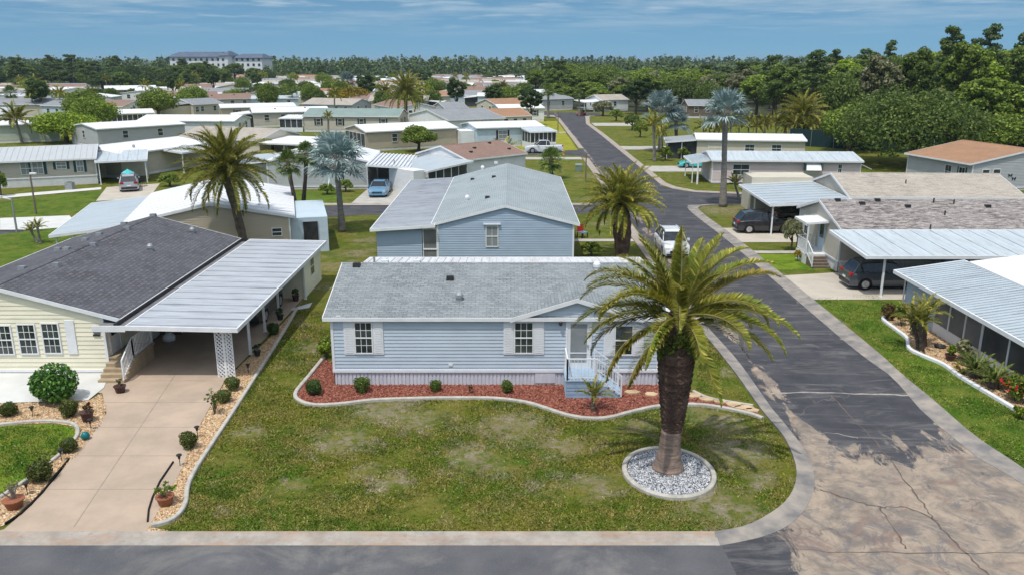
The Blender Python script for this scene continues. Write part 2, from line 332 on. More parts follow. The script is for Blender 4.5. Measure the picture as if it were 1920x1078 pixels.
# grass
SPOT = [(640, 830, 60), (720, 768, 70), (790, 790, 50), (462, 812, 34), (1345, 790, 60), (1385, 850, 70), (1345, 945, 80), (1200, 800, 40), (885, 860, 60), (1060, 835, 50), (960, 800, 70), (740, 905, 40), (1420, 900, 40), (590, 650, 36), (1375, 700, 30), (560, 905, 26), (1120, 905, 50),
 (640, 500, 40), (690, 450, 30), (610, 540, 26), (670, 475, 36), (600, 480, 24), (1130, 420, 30), (1120, 330, 30), (1600, 565, 34), (1640, 580, 24), (1665, 560, 20), (1360, 395, 60), (1410, 402, 40)]
SPW = []
for x_, y_, r_ in SPOT: q_ = G(x_, y_); SPW.append((q_.x, q_.y, r_/F*(q_.y*math.cos(P)+H*math.sin(P))))
def grass_col(t, v, g1, g2, g3, bare, blo=.6, bhi=.72, big=.22, spots=False):
    a = t.mix(t.rng(t.noise(v, big, 5), .40, .60), g1, g2)
    a = t.mix(t.rng(t.noise(v, 1.0, 8, .75, .6), .44, .60), a, g3)
    a = t.mix(t.rng(t.noise(v, .75, 8, .75, .8), .50, .62, 0, .8), a, tuple(x*.62 for x in g1))
    a = t.mix(t.math('MULTIPLY', t.rng(t.noise(v, .33, 9, .75, .3), blo, bhi), .85), a, bare)
    if spots:
        acc = None; nz_ = t.node('ShaderNodeTexNoise'); t.put(nz_, 'Vector', v); t.put(nz_, 'Scale', .8); t.put(nz_, 'Detail', 8.); t.put(nz_, 'Roughness', .65); dv = t.node('ShaderNodeVectorMath', operation='MULTIPLY_ADD'); t.put(dv, 0, nz_.outputs[1]); dv.inputs[1].default_value = (4.2, 4.2, 0); t.put(dv, 2, v)
        for sx_, sy_, sr_ in SPW:
            dd = t.node('ShaderNodeVectorMath', operation='DISTANCE'); t.put(dd, 0, dv.outputs[0]); dd.inputs[1].default_value = (sx_+2.1, sy_+2.1, 0); k_ = t.rng(dd.outputs['Value'], sr_*.3, sr_*1.3, 1, 0); acc = k_ if acc is None else t.math('MAXIMUM', acc, k_)
        f_ = t.math('MULTIPLY', acc, t.rng(t.noise(v, 2.6, 9, .8), .44, .54, .0, 1.)); a = t.mix(f_, a, t.mix(t.rng(t.noise(v, .7, 3), .4, .6), (.25, .20, .13), bare))
    return a
def grass_mat(name, *ar, **kw):
    m, n, b = newmat(name); t = NT(n); v = t.co(); a = grass_col(t, v, *ar, **kw)
    a = t.mix(t.rng(t.noise(v, 9, 4, .7), .35, .7, 0, .5), a, tuple(x*.45 for x in ar[0]))
    a = t.mix(t.rng(t.noise(v, 26, 3, .8), .5, .75, 0, .5), a, tuple(min(1, x*1.5) for x in ar[2]))
    n.links.new(a, b.inputs['Base Color']); b.inputs['Roughness'].default_value = .95; b.inputs['Specular IOR Level'].default_value = .1
    n.links.new(t.bump(t.noise(v, 16, 5, .75), .8, .06), b.inputs['Normal'])
    return m
M['grass'] = grass_mat('grass_ground', (.07, .125, .010), (.145, .15, .018), (.19, .165, .042), (.31, .26, .20), .56, .74, spots=True)
M['grass_r'] = grass_mat('grass_verge', (.055, .125, .010), (.095, .165, .015), (.16, .18, .032), (.32, .30, .22), .66, .8)
M['grass_y'] = grass_mat('grass_dry_lawn', (.25, .27, .022), (.36, .32, .03), (.30, .29, .05), (.30, .28, .2), .7, .9)
M['grass_lush'] = grass_mat('grass_lush', (.085, .19, .010), (.16, .25, .016), (.22, .26, .03), (.2, .2, .1), .75, .95)
sheet('ground', [(-3500, -200), (3500, -200), (3500, 5000), (-3500, 5000)], 0, M['grass'])
# asphalt, worn to pale sand round the corner
m, n, b = newmat('asphalt_worn'); t = NT(n); v = t.co(); sep = t.node('ShaderNodeSeparateXYZ'); t.put(sep, 0, v)
base = t.mix(t.rng(t.noise(v, .5, 8, .7), .35, .7), (.040, .041, .050), (.078, .077, .086))
base = t.mix(t.rng(t.noise(t.co(scale=(.25, 1.2, 1)), 1.3, 8, .7, 1.), .5, .75, 0, .75), base, (.19, .185, .18))
base = t.mix(t.rng(t.noise(v, 45, 2, .8), .55, .8, 0, .35), base, (.24, .24, .24))
sand = t.mix(t.rng(t.noise(v, .9, 9, .72, .8), .40, .62), (.36, .29, .225), (.18, .155, .135))
sand = t.mix(t.rng(t.noise(v, .35, 6, .7, 2.2), .52, .62, 0, .8), sand, (.21, .145, .12))
sand = t.mix(t.rng(t.noise(v, .62, 10, .78, 1.6), .52, .60, 0, .7), sand, (.13, .13, .14))
near = t.rng(sep.outputs[1], 22.5, 30.5, 1, 0)                 # the worn corner lies between these distances along the side street
ex = t.rng(sep.outputs[0], 6.2, 8.6, 0, 1); nearm = t.math('MULTIPLY', near, ex)
east = t.rng(t.noise(t.co(scale=(1, .5, 1), rot=(0, 0, .5)), .42, 9, .68, .9), .2, .8)
strk = t.rng(t.noise(t.co(scale=(1.2, .45, 1), rot=(0, 0, -.55)), .8, 9, .72, .8), .3, .7, -.42, .36)
mask = t.math('ADD', t.math('ADD', t.math('MULTIPLY', nearm, .93), t.math('MULTIPLY', east, .6)), strk)
edge = t.math('MAXIMUM', t.rng(t.math('ABSOLUTE', t.math('SUBTRACT', sep.outputs[0], 10.9)), 0, .8, .55, 0), t.rng(t.math('ABSOLUTE', t.math('SUBTRACT', sep.outputs[0], 16.2)), 0, .55, .35, 0))
mask = t.math('ADD', mask, edge)
mk = t.rng(mask, .74, .86, 0, 1)
col = t.mix(mk, base, sand)
# cracks
vo = t.node('ShaderNodeTexVoronoi', feature='DISTANCE_TO_EDGE'); t.put(vo, 'Scale', .17); wv = t.node('ShaderNodeVectorMath', operation='ADD'); t.put(wv, 0, v)
nz = t.node('ShaderNodeTexNoise'); t.put(nz, 'Vector', v); t.put(nz, 'Scale', 1.6); t.put(nz, 'Detail', 6.); t.put(wv, 1, nz.outputs[1]); t.put(vo, 'Vector', wv.outputs[0])
cr = t.math('MULTIPLY', t.rng(vo.outputs[0], 0, .006, .7, 0), t.rng(t.noise(v, .25, 3), .5, .56, 0, 1)); col = t.mix(cr, col, t.mix(mk, (.16, .155, .15), (.12, .09, .075)))
n.links.new(col, b.inputs['Base Color']); b.inputs['Roughness'].default_value = .9; b.inputs['Specular IOR Level'].default_value = .2
n.links.new(t.bump(t.noise(v, 40, 4, .8), .35, .01), b.inputs['Normal']); M['asphalt'] = m
SX0, SX1 = 10.55, 16.15
road = [(-60, 6), (40, 6), (40, 18), (22, 19.0)] + [tuple(q[:2]) for q in G2([(1920, 893), (1834, 842), (1775, 793), (1742, 764), (1677, 701)])] + [(SX1+.6, 36), (SX1+.6, 60), (SX1+.3, 74.3), (17.6, 76.4), (24, 77), (60, 74), (60, 79.6), (25, 82.6), (18.2, 84.5), (16.3, 88), (16.0, 150), (15.6, 176), (17.5, 200), (22, 204), (22, 212), (10, 214), (2, 212), (2, 206), (9.6, 203), (11, 196), (11, 183), (11, 126), (8, 123.5), (-2, 122.5), (-2, 117.5), (9, 117.8), (10.6, 115), (10.5, 90), (9.9, 77.5), (8.6, 76.6), (-30, 76.4), (-38, 68), (-70, 71), (-70, 64), (-34, 63.2), (-24, 70.4), (-19, 71.2), (8.6, 72.2), (10.1, 71)]
cornerO = [(1320, 606), (1380, 672), (1428, 738), (1447, 765), (1470, 792), (1508, 842), (1524, 880), (1527, 912), (1512, 950), (1482, 982), (1430, 1006), (1343, 1024)]
road += [tuple(q[:2]) for q in G2(cornerO)] + [(-60, 20.5)]
sheet('road', road, .004, M['asphalt'])
# joints and cracks drawn by the sealed seams of the road
M['seam'] = PM('road_seam', (.36, .33, .29), (.26, .24, .22), sc=5, rough=.95); M['crack'] = PM('road_crack', (.15, .115, .10), (.10, .08, .07), sc=5, rough=1)
def flat(name, path, w, z, mat):
    rq = random.Random(len(path)*7+int(w*100)); pts = smooth_path(path, 6); pts = [(p[0]+rq.uniform(-.05, .05), p[1]+rq.uniform(-.05, .05), 0) for p in pts]; mb = MB(); vs = []
    for i, p in enumerate(pts):
        d = Vector(pts[min(i+1, len(pts)-1)])-Vector(pts[max(i-1, 0)]); d.normalize(); ww = w*rq.uniform(.4, 1.3)/2; vs += [(p[0]-d.y*ww, p[1]+d.x*ww, z), (p[0]+d.y*ww, p[1]-d.x*ww, z)]
    mb.add(vs, [(2*i, 2*i+1, 2*i+3, 2*i+2) for i in range(len(pts)-1)]); return tag(mb.build(name, mat), kind='structure')
flat('road_seam', G2([(1446, 738), (1520, 735), (1600, 738), (1704, 741)]), .13, .009, M['seam'])
flat('road_crack', G2([(1558, 740), (1590, 775), (1625, 810), (1660, 850), (1700, 905), (1735, 950), (1760, 985), (1810, 1035), (1850, 1076)]), .06, .009, M['crack'])
flat('road_crack', G2([(1540, 918), (1600, 938), (1650, 950), (1700, 952), (1755, 975)]), .08, .009, M['crack'])
flat('road_crack', G2([(1650, 950), (1670, 985), (1700, 1030)]), .05, .009, M['crack'])
flat('road_crack', G2([(1445, 1010), (1500, 1030), (1700, 1036), (1930, 1037)]), .035, .009, M['crack'])
flat('road_crack', G2([(1500, 815), (1560, 812), (1610, 822)]), .05, .009, M['seam'])
# older grey asphalt lane in front (left of the joint)
M['asph2'] = PM('asphalt_old', (.125, .124, .132), (.068, .070, .080), sc=.55, rough=.9, bump=.35, bsc=45, lo=.3, hi=.7)
m = M['asph2']; t = NT(m.node_tree); bb = m.node_tree.nodes['Principled BSDF']; src = bb.inputs['Base Color'].links[0].from_socket
c_ = t.mix(t.rng(t.noise(t.co(), .3, 8, .7, .6), .52, .72, 0, .6), src, (.28, .26, .23)); c_ = t.mix(t.rng(t.noise(t.co(), 50, 2, .8), .56, .8, 0, .5), c_, (.3, .3, .3)); m.node_tree.links.new(c_, bb.inputs['Base Color'])
sheet('road', [(-60, 12), (6.1, 12), (6.1, 17), (5.95, 20.48), (-60, 20.48)], .008, M['asph2'])
# gutters and kerbs
m, n, b = newmat('gutter_concrete'); t = NT(n); v = t.co()
c_ = t.mix(t.rng(t.noise(v, 1.2, 8, .7), .35, .65), (.40, .37, .33), (.26, .23, .20))
c_ = t.mix(t.rng(t.noise(t.co(scale=(.4, 3, 1)), 1.1, 8, .75), .47, .64, 0, .6), c_, (.38, .21, .12))
c_ = t.mix(t.rng(t.noise(v, 6, 4, .7), .58, .75, 0, .6), c_, (.16, .14, .125)); n.links.new(c_, b.inputs['Base Color']); b.inputs['Roughness'].default_value = .95
n.links.new(t.bump(t.noise(v, 30, 4), .4, .02), b.inputs['Normal']); M['gutter'] = m
M['gutter2'] = PM('gutter_grey', (.34, .30, .26), (.17, .165, .165), sc=1.3, rough=.95, bump=.4, bsc=30)
def strip(name, a, b_, za, zb, mat, thick=.2):     # strip between two equally sampled paths, inner edge raised
    mb = MB(); n_ = len(a); vs = []
    for p, q in zip(a, b_): vs += [(p[0], p[1], za-thick), (p[0], p[1], za), (p[0]*.55+q[0]*.45, p[1]*.55+q[1]*.45, zb+.02), (q[0], q[1], zb), (q[0], q[1], zb-thick)]
    fs = [(5*i+j, 5*i+j+1, 5*i+j+6, 5*i+j+5) for i in range(n_-1) for j in range(4)] + [(0, 1, 2, 3, 4), tuple(5*(n_-1)+j for j in (4, 3, 2, 1, 0))]
    mb.add(vs, fs); return tag(mb.build(name, mat), kind='structure')
xs = [-60+i*2 for i in range(34)]
strip('kerb', [(x, 21.12) for x in xs if x < 5.9]+[(5.9, 21.12)], [(x, 20.48) for x in xs if x < 5.9]+[(5.9, 20.48)], .07, .02, M['gutter'])
def resamp(p, k):
    p = [Vector((q[0], q[1], 0)) for q in p]; d = [0]
    for i in range(1, len(p)): d.append(d[-1]+(p[i]-p[i-1]).length)
    out = []
    for j in range(k):
        s_ = d[-1]*j/(k-1); i = 0
        while i < len(p)-2 and d[i+1] < s_: i += 1
        out.append(tuple(p[i].lerp(p[i+1], (s_-d[i])/(d[i+1]-d[i]+1e-9))))
    return out
cI = smooth_path(G2([(1340, 1000), (1395, 990), (1440, 968), (1475, 940), (1492, 905), (1490, 868), (1470, 822), (1437, 782), (1418, 757), (1370, 690), (1300, 603)]), 5)
cO = smooth_path(G2(cornerO[::-1]), 5)
a_ = resamp(cI, 50); b2 = resamp(cO, 50); strip('kerb', a_, b2, .09, .015, M['gutter2'])
strip('kerb', resamp([tuple(a_[-1]), (9.3, 45), (9.15, 72)], 12), resamp([tuple(b2[-1]), (10.1, 45), (9.95, 71.2)], 12), .09, .015, M['gutter'])
rI = smooth_path(G2([(2050, 975), (1920, 882), (1826, 819), (1756, 758), (1686, 700)])+[(17.15, 38, 0), (17.2, 60, 0), (16.95, 73, 0), (18.2, 76, 0), (24, 76.4, 0), (50, 74, 0)], 4)
rO = smooth_path(G2([(2050, 1010), (1920, 907), (1843, 865), (1791, 823), (1728, 770), (1668, 703)])+[(SX1+.1, 38, 0), (SX1+.2, 60, 0), (SX1, 74.3, 0), (17.6, 76.6, 0), (24, 77, 0), (50, 74.6, 0)], 4)
strip('kerb', resamp(rI, 70), resamp(rO, 70), .09, .015, M['gutter2'])
strip('kerb', resamp([(50, 80.6), (25, 83.3), (19, 84.9), (17, 88.5), (16.8, 150), (16.4, 176), (18.4, 199), (24, 203)], 50), resamp([(50, 80), (25, 82.6), (18.2, 84.5), (16.3, 88), (16.0, 150), (15.6, 176), (17.5, 200), (22, 204)], 50), .09, .015, M['gutter'])
strip('kerb', resamp([(9.7, 114), (9.7, 90), (9.1, 78), (8, 77.2), (-30, 77.1)], 30), resamp([(10.6, 114), (10.5, 90), (9.9, 77.5), (8.6, 76.6), (-30, 76.4)], 30), .09, .015, M['gutter'])
strip('kerb', resamp([(10.2, 127), (10.2, 183), (10.2, 202), (2, 205)], 30), resamp([(11, 127), (11, 183), (11, 196), (3, 206)], 30), .09, .015, M['gutter'])
# driveways and paths
m, n, b = newmat('driveway_concrete'); t = NT(n); v = t.co()
c_ = t.mix(t.rng(t.noise(v, .6, 7, .65), .35, .65), (.46, .355, .27), (.36, .28, .215)); c_ = t.mix(t.rng(t.noise(v, 20, 4, .7), .5, .8, 0, .4), c_, (.32, .26, .2)); n.links.new(c_, b.inputs['Base Color']); b.inputs['Roughness'].default_value = .85
n.links.new(t.bump(t.noise(v, 60, 3), .2, .01), b.inputs['Normal']); M['drive'] = m
dl = [tuple(q[:2]) for q in G2([(8, 993), (60, 948), (106, 896), (134, 860), (165, 822), (200, 775), (192, 738)])]+[(-17.35, 31.6), (-17.55, 34), (-17.55, 50), (-11.9, 50), (-12.1, 40), (-12.35, 33.2), (-11.7, 28), (-11.05, 24.6), (-10.65, 21.1), (-15.15, 21.1)]
sheet('driveway', dl, .03, M['drive'])
jm = MB()
for q in range(5): jm.box(-17.0+.4*max(0, 4-q)*.55, 23.6+q*2.3, .031, -11.15-.25*q, 23.62+q*2.3, .0345)
jm.bar((-12.9, 21.4, .032), (-14.7, 33.5, .032), .03, .005); tag(jm.build('driveway_joint', PM('joint', (.33, .27, .215), rough=.95)), kind='structure')
def cm(k, c): M[k] = PM(k, c, tuple(x*.85 for x in c), sc=.8, rough=.9, bump=.2, bsc=50)
cm('pale_conc', (.62, .62, .60)); cm('warm_conc', (.50, .45, .38))
sheet('patio', [(-30, 33.72), (-17.65, 33.72)]+[tuple(q[:2]) for q in G2([(195, 728), (165, 752), (0, 757)])]+[(-30, 29.6)], .05, M['pale_conc'])
sheet('driveway', [(17.0, 45.1), (34, 45.1), (34, 51.2), (20.8, 51.2), (17.0, 50.4)], .03, M['warm_conc'])
sheet('driveway', [(17.0, 60.2), (27, 60.2), (27, 65.6), (17.0, 65.6)], .03, M['warm_conc'])
sheet('path', [(17.0, 56.6), (21, 56.6), (21, 57.4), (17.0, 57.4)], .03, M['concrete'])
sheet('driveway', [(16.8, 100), (28, 100), (28, 105.6), (16.8, 105.6)], .03, M['concrete'])
sheet('driveway', [(16.8, 125), (28, 125), (28, 130), (16.8, 130)], .03, M['concrete'])
sheet('driveway', [(16.9, 170), (26, 170), (26, 178), (16.9, 178)], .03, M['concrete'])
sheet('path', [(4.2, 60.5), (9.2, 60.5), (9.2, 61.4), (4.2, 61.4)], .03, M['concrete'])
sheet('path', [(-1, 112.5), (9.6, 112.5), (9.6, 115.2), (-1, 115.2)], .03, M['concrete'])
sheet('path', [(-20, 150), (10, 154), (10, 156), (-20, 152.5)], .03, M['concrete'])
sheet('driveway', [(-15.3, 76.4), (-10.9, 76.4), (-11.2, 92), (-15.2, 92)], .03, M['concrete'])
sheet('driveway', G2([(180, 378), (280, 372), (300, 345), (200, 352)]), .03, M['warm_conc'])
sheet('path', G2([(-10, 368), (190, 352), (190, 356), (-10, 374)]), .03, M['pale_conc'])
sheet('driveway', G2([(0, 410), (130, 405), (150, 425), (60, 432), (0, 432)]), .03, M['pale_conc'])
sheet('patio', G2([(545, 580), (586, 568), (580, 578), (548, 583)]), .04, M['pale_conc'])
sheet('patio', [(6.2, 36.5), (8.9, 36.5), (8.9, 43.5), (6.2, 43.5)], .03, M['pale_conc'])
sheet('side_street', G2([(560, 412), (760, 398), (760, 386), (560, 394)]), .012, M['asphalt'])
# lawns of their own colour
sheet('lawn', [(17.0, 22.0)] and [tuple(q[:2]) for q in rI[1:-14]] and G2([(1925, 884), (1826, 819), (1756, 758), (1686, 700), (1608, 620), (1520, 560), (1640, 548), (1690, 560), (1700, 590), (1800, 680), (1920, 775)]), .006, M['grass_r'])
sheet('lawn', [(17.25, 52), (20.6, 52), (20.6, 56.4), (17.25, 56.4)], .006, M['grass_lush'])
sheet('lawn', G2([(0, 797), (100, 795), (140, 800), (143, 820), (120, 850), (70, 885), (0, 930)]), .006, M['grass_lush'])
sheet('lawn', G2([(0, 380), (185, 358), (190, 372), (150, 398), (90, 415), (0, 412)]), .006, M['grass_r'])
sheet('lawn', G2([(0, 440), (80, 430), (170, 425), (150, 470), (0, 520)]), .006, M['grass_r'])
sheet('lawn', G2([(500, 363), (640, 358), (650, 385), (520, 392)]), .006, M['grass_r'])
sheet('lawn', G2([(0, 270), (0, 240), (180, 222), (300, 214), (420, 226), (380, 240), (200, 262)]), .006, M['grass_y'])
sheet('lawn', G2([(750, 240), (850, 232), (855, 262), (770, 275)]), .006, M['grass_y'])
sheet('lawn', [(3, 120), (3, 124), (9.9, 124.5), (10, 184), (0, 184), (0, 125)], .006, M['grass_y'])
# beds
def chip_mat(name, cols, scale=24., pale=None):
    m, n, b = newmat(name); t = NT(n); vo = t.node('ShaderNodeTexVoronoi'); t.put(vo, 'Vector', t.co()); t.put(vo, 'Scale', scale)
    s1 = t.node('ShaderNodeSeparateColor'); t.put(s1, 0, vo.outputs[1]); r = t.node('ShaderNodeValToRGB'); t.put(r, 0, s1.outputs[0]); r.color_ramp.interpolation = 'CONSTANT'
    e = r.color_ramp.elements; e[0].color = (*cols[0], 1); e[1].color = (*cols[1], 1); e[1].position = 1/len(cols)
    for i, c in enumerate(cols[2:]): q = e.new((i+2)/len(cols)); q.color = (*c, 1)
    n.links.new(r.outputs[0], b.inputs['Base Color']); b.inputs['Roughness'].default_value = .9; n.links.new(t.bump(vo.outputs[0], -1., .05), b.inputs['Normal']); return m
def isl_mat(name, cols):
    m, n, b = newmat(name); t = NT(n); r = t.node('ShaderNodeValToRGB'); t.put(r, 0, t.node('ShaderNodeNewGeometry').outputs['Random Per Island']); r.color_ramp.interpolation = 'CONSTANT'
    e = r.color_ramp.elements; e[0].color = (*cols[0], 1); e[1].color = (*cols[1], 1); e[1].position = 1/len(cols)
    for i, c in enumerate(cols[2:]): q = e.new((i+2)/len(cols)); q.color = (*c, 1)
    n.links.new(r.outputs[0], b.inputs['Base Color']); b.inputs['Roughness'].default_value = .85; return m
REDS = [(.20, .055, .035), (.28, .09, .055), (.13, .035, .025), (.36, .15, .10), (.24, .07, .045)]
GOLD = [(.48, .32, .17), (.58, .42, .25), (.36, .21, .11), (.64, .52, .36), (.44, .27, .14)]
BW = [(.55, .57, .6), (.07, .075, .085), (.66, .67, .7), (.20, .21, .23), (.42, .44, .47)]
rs = np.random.RandomState(4)
def inpoly(pts, x, y):
    x = np.asarray(x); y = np.asarray(y); r = np.zeros(x.shape, bool); n = len(pts)
    for i in range(n):
        x0, y0 = pts[i][:2]; x1, y1 = pts[i-1][:2]
        c = ((y0 > y) != (y1 > y)) & (x < (x1-x0)*(y-y0)/((y1-y0) or 1e-9)+x0); r ^= c
    return r
def sample(pts, n, holes=()):
    a = np.array([q[:2] for q in pts]); lo = a.min(0); hi = a.max(0); xy = rs.uniform(lo, hi, (n, 2)); k = inpoly(pts, xy[:, 0], xy[:, 1])
    for h in holes: k &= ~inpoly(h, xy[:, 0], xy[:, 1])
    return xy[k]
def chips(name, pts, dens, size, mat, z, label, cat, holes=()):
    a = np.array([q[:2] for q in pts]); A = np.prod(a.max(0)-a.min(0)); xy = sample(pts, int(A*dens), holes); n = len(xy)
    c = np.column_stack([xy, z+rs.uniform(.3, 1., n)*size*.5])
    u = rs.normal(size=(n, 3)); u[:, 2] *= .35; u /= np.linalg.norm(u, axis=1)[:, None]; w = np.cross(u, rs.normal(size=(n, 3))*[.35, .35, 1]); w /= np.linalg.norm(w, axis=1)[:, None]
    s_ = size*rs.uniform(.6, 1.3, (n, 1)); nn = np.cross(u, w)
    tri = []
    p0 = c+u*s_; p1 = c-u*s_*.5+w*s_*.7; p2 = c-u*s_*.5-w*s_*.7; p3 = c+np.abs(nn)*s_*.6
    vs = np.stack([p0, p1, p2, p3], 1).reshape(-1, 3); idx = np.array([[0,1,3],[1,2,3],[2,0,3]])
    me = bpy.data.meshes.new(name); fs = (np.arange(n)[:, None, None]*4+idx[None]).reshape(-1)
    me.vertices.add(len(vs)); me.vertices.foreach_set('co', vs.astype(np.float32).ravel()); me.loops.add(len(fs)); me.loops.foreach_set('vertex_index', fs.astype(np.int32))
    k = len(fs)//3; me.polygons.add(k); me.polygons.foreach_set('loop_start', np.arange(0, 3*k, 3, dtype=np.int32)); me.polygons.foreach_set('loop_total', np.full(k, 3, dtype=np.int32))
    me.materials.append(mat); me.update(calc_edges=True); me.validate(); return tag(link(name, me), label, cat, kind='stuff')
M['mulch'] = chip_mat('red_mulch', REDS, 16); M['goldg'] = chip_mat('gold_gravel', GOLD, 17); M['pebble'] = chip_mat('pebbles', BW, 22)
M['mulchi'] = isl_mat('red_mulch_chips', REDS); M['goldi'] = isl_mat('gold_gravel_stones', GOLD); M['pebi'] = isl_mat('pebble_stones', BW)
bedA = smooth_path(G2([(607, 672), (578, 708), (555, 737), (560, 752), (590, 761), (640, 759), (700, 752), (780, 749), (860, 748), (930, 749), (985, 756), (1020, 766), (1060, 779), (1100, 786), (1140, 785), (1180, 775), (1230, 764), (1290, 760), (1340, 764), (1400, 776), (1430, 786)]), 4)
inner = G2([(1412, 762), (1380, 757), (1330, 748), (1300, 735)])+[(6.2, 32.0, 0), (6.2, 33.5, 0), (-7.5, 33.5, 0), (-8.2, 35.0, 0)]
polyA = [q for q in bedA]+inner
sheet('mulch_bed', polyA, .02, M['mulch'], 'red mulch bed along the front of the blue house', 'stuff', 'mulch')
chips('mulch', polyA, 260, .045, M['mulchi'], .02, 'red bark chips in the bed before the blue house', 'mulch')
ribbon('bed_edging', bedA, .17, 0, .12, M['edgem'], None, 'curving grey concrete edging around the red mulch bed', 'edging')
ribbon('bed_edging', smooth_path(inner[:4], 4), .14, 0, .1, M['edgem'], None, 'short concrete edging on the street side of the flagstone path', 'edging')
ring = [(5.22+1.46*math.cos(a), 24.72+1.7*math.sin(a), 0) for a in [2*PI*i/48 for i in range(48)]]
rin = [(5.22+1.35*math.cos(a), 24.72+1.6*math.sin(a), 0) for a in [2*PI*i/48 for i in range(48)]]
sheet('pebble_bed', rin, .05, M['pebble'], 'round bed of black and white pebbles at the foot of the big palm', 'stuff', 'pebbles')
chips('pebble', rin, 900, .034, M['pebi'], .05, 'black and white pebbles around the big palm trunk', 'pebbles')
ribbon('bed_edging', ring, .17, 0, .13, M['edgem'], None, 'circular concrete edging around the pebble bed of the big palm', 'edging', closed=True)
edgeC = smooth_path(G2([(283, 988), (325, 975), (347, 948), (352, 915), (365, 885), (390, 845), (438, 772), (490, 690), (535, 618), (556, 580)]), 4)
polyC = [q for q in edgeC]+[(-11.9, 45, 0), (-12.0, 38, 0), (-12.3, 33.2, 0), (-11.7, 28, 0), (-11.05, 24.6, 0), (-10.66, 21.13, 0), (-9.9, 21.13, 0)]
sheet('gravel_bed', polyC, .02, M['goldg'], 'strip of golden gravel between driveway and front lawn', 'stuff', 'gravel')
chips('gravel', polyC, 240, .04, M['goldi'], .02, 'golden stones in the strip right of the driveway', 'gravel')
ribbon('bed_edging', edgeC, .15, 0, .12, M['edgem'], None, 'long concrete edging between gravel strip and front lawn', 'edging')
polyD = G2([(0, 757), (165, 752), (190, 738), (200, 765), (192, 795), (150, 850), (110, 885), (60, 940), (8, 985), (-60, 1005), (-60, 960), (0, 932), (75, 880), (118, 848), (143, 818), (140, 800), (100, 793), (0, 797), (-60, 797), (-60, 757)])
sheet('gravel_bed', polyD, .02, M['goldg'], 'curving bed of golden gravel left of the driveway', 'stuff', 'gravel')
chips('gravel', polyD, 240, .04, M['goldi'], .02, 'golden stones in the bed left of the driveway', 'gravel')
ribbon('bed_edging', smooth_path(G2([(-20, 800), (60, 792), (110, 792), (140, 798), (146, 815), (130, 838), (105, 860), (60, 895), (0, 935)]), 4), .14, 0, .11, M['edgem'], None, 'concrete edging curving round the small lawn left of the driveway', 'edging')
ribbon('bed_edging', G2([(10, 984), (40, 965), (80, 925), (105, 892), (130, 862)]), .05, 0, .09, M['black'], None, 'black plastic edging strip left of the driveway', 'edging')
ribbon('bed_edging', G2([(277, 980), (279, 958), (286, 935), (300, 905), (325, 868)]), .05, 0, .09, M['black'], None, 'black plastic edging strip right of the driveway', 'edging')
edgeG = smooth_path(G2([(1668, 592), (1655, 600), (1680, 620), (1700, 636), (1704, 655), (1728, 668), (1768, 685), (1800, 708), (1850, 738), (1900, 768), (1960, 805)]), 4)
polyG = [q for q in edgeG]+[(21.3, 27, 0), (21.3, 43, 0), (20.7, 43, 0)]
sheet('gravel_bed', polyG, .02, M['goldg'], 'bed of golden gravel beside the screened porch on the right', 'stuff', 'gravel')
chips('gravel', polyG, 170, .045, M['goldi'], .02, 'golden stones before the screened porch on the right', 'gravel')
ribbon('bed_edging', edgeG, .17, 0, .15, M['white'], None, 'white edging curving along the bed of the screened porch', 'edging')
# flagstones
rf = random.Random(3)
for i, (x, y) in enumerate([(1185, 737), (1220, 741), (1300, 743), (1325, 750), (1350, 754), (1375, 760), (1395, 766), (1254, 741), (1410, 771)]):
    mb = MB(); c = G(x, y); k = rf.randint(6, 8); sx_, sy_ = rf.uniform(.26, .4), rf.uniform(.2, .3)
    pr = [(c.x+sx_*math.cos(2*PI*j/k)*rf.uniform(.8, 1.1), c.y+sy_*math.sin(2*PI*j/k)*rf.uniform(.8, 1.1)) for j in range(k)]
    mb.add([(p[0], p[1], .0) for p in pr]+[(p[0], p[1], .085) for p in pr], [tuple(range(k))[::-1], tuple(range(k, 2*k))]+[(j, (j+1) % k, k+(j+1) % k, k+j) for j in range(k)])
    if 'flag' not in M: M['flag'] = PM('flagstone', (.58, .42, .26), (.40, .28, .18), sc=2, rough=.85)
    tag(mb.build('flagstone', M['flag']), ['first flagstone right of the blue house steps', 'second flagstone from the blue house steps', 'flagstone right of the big palm trunk, nearest the blue house corner', 'second flagstone right of the big palm trunk', 'third flagstone right of the big palm trunk', 'fourth flagstone right of the big palm trunk', 'flagstone second from the street kerb', 'flagstone close behind the big palm trunk on its left', 'last flagstone, next to the street kerb'][i], 'flagstone', 'flagstones leading to the steps')
# grass blades on the near lawns (nobody could count them)
def blade_mat(name, *ar, **kw):
    m, n, b = newmat(name); t = NT(n); a = grass_col(t, t.co(), *[tuple(x*1.12 for x in q) if isinstance(q, tuple) else q for q in ar], **kw); geo = t.node('ShaderNodeNewGeometry').outputs['Random Per Island']
    c = t.node('ShaderNodeCombineColor'); v = t.rng(geo, 0, 1, .5, 1.55); [t.put(c, i, v) for i in range(3)]; a = t.mix(1., a, c.outputs[0], 'MULTIPLY'); a = t.mix(t.rng(geo, .9, .93, 0, .6), a, (.36, .31, .15))
    n.links.new(a, b.inputs['Base Color']); b.inputs['Roughness'].default_value = .8; b.inputs['Specular IOR Level'].default_value = .15; return m
GA = ((.07, .125, .010), (.145, .15, .018), (.19, .165, .042), (.31, .26, .20), .56, .74)
M['blade'] = blade_mat('grass_blades', *GA, spots=True); M['blade_r'] = blade_mat('grass_blades_verge', (.06, .135, .011), (.11, .18, .016), (.18, .20, .035), (.34, .31, .22), .66, .8)
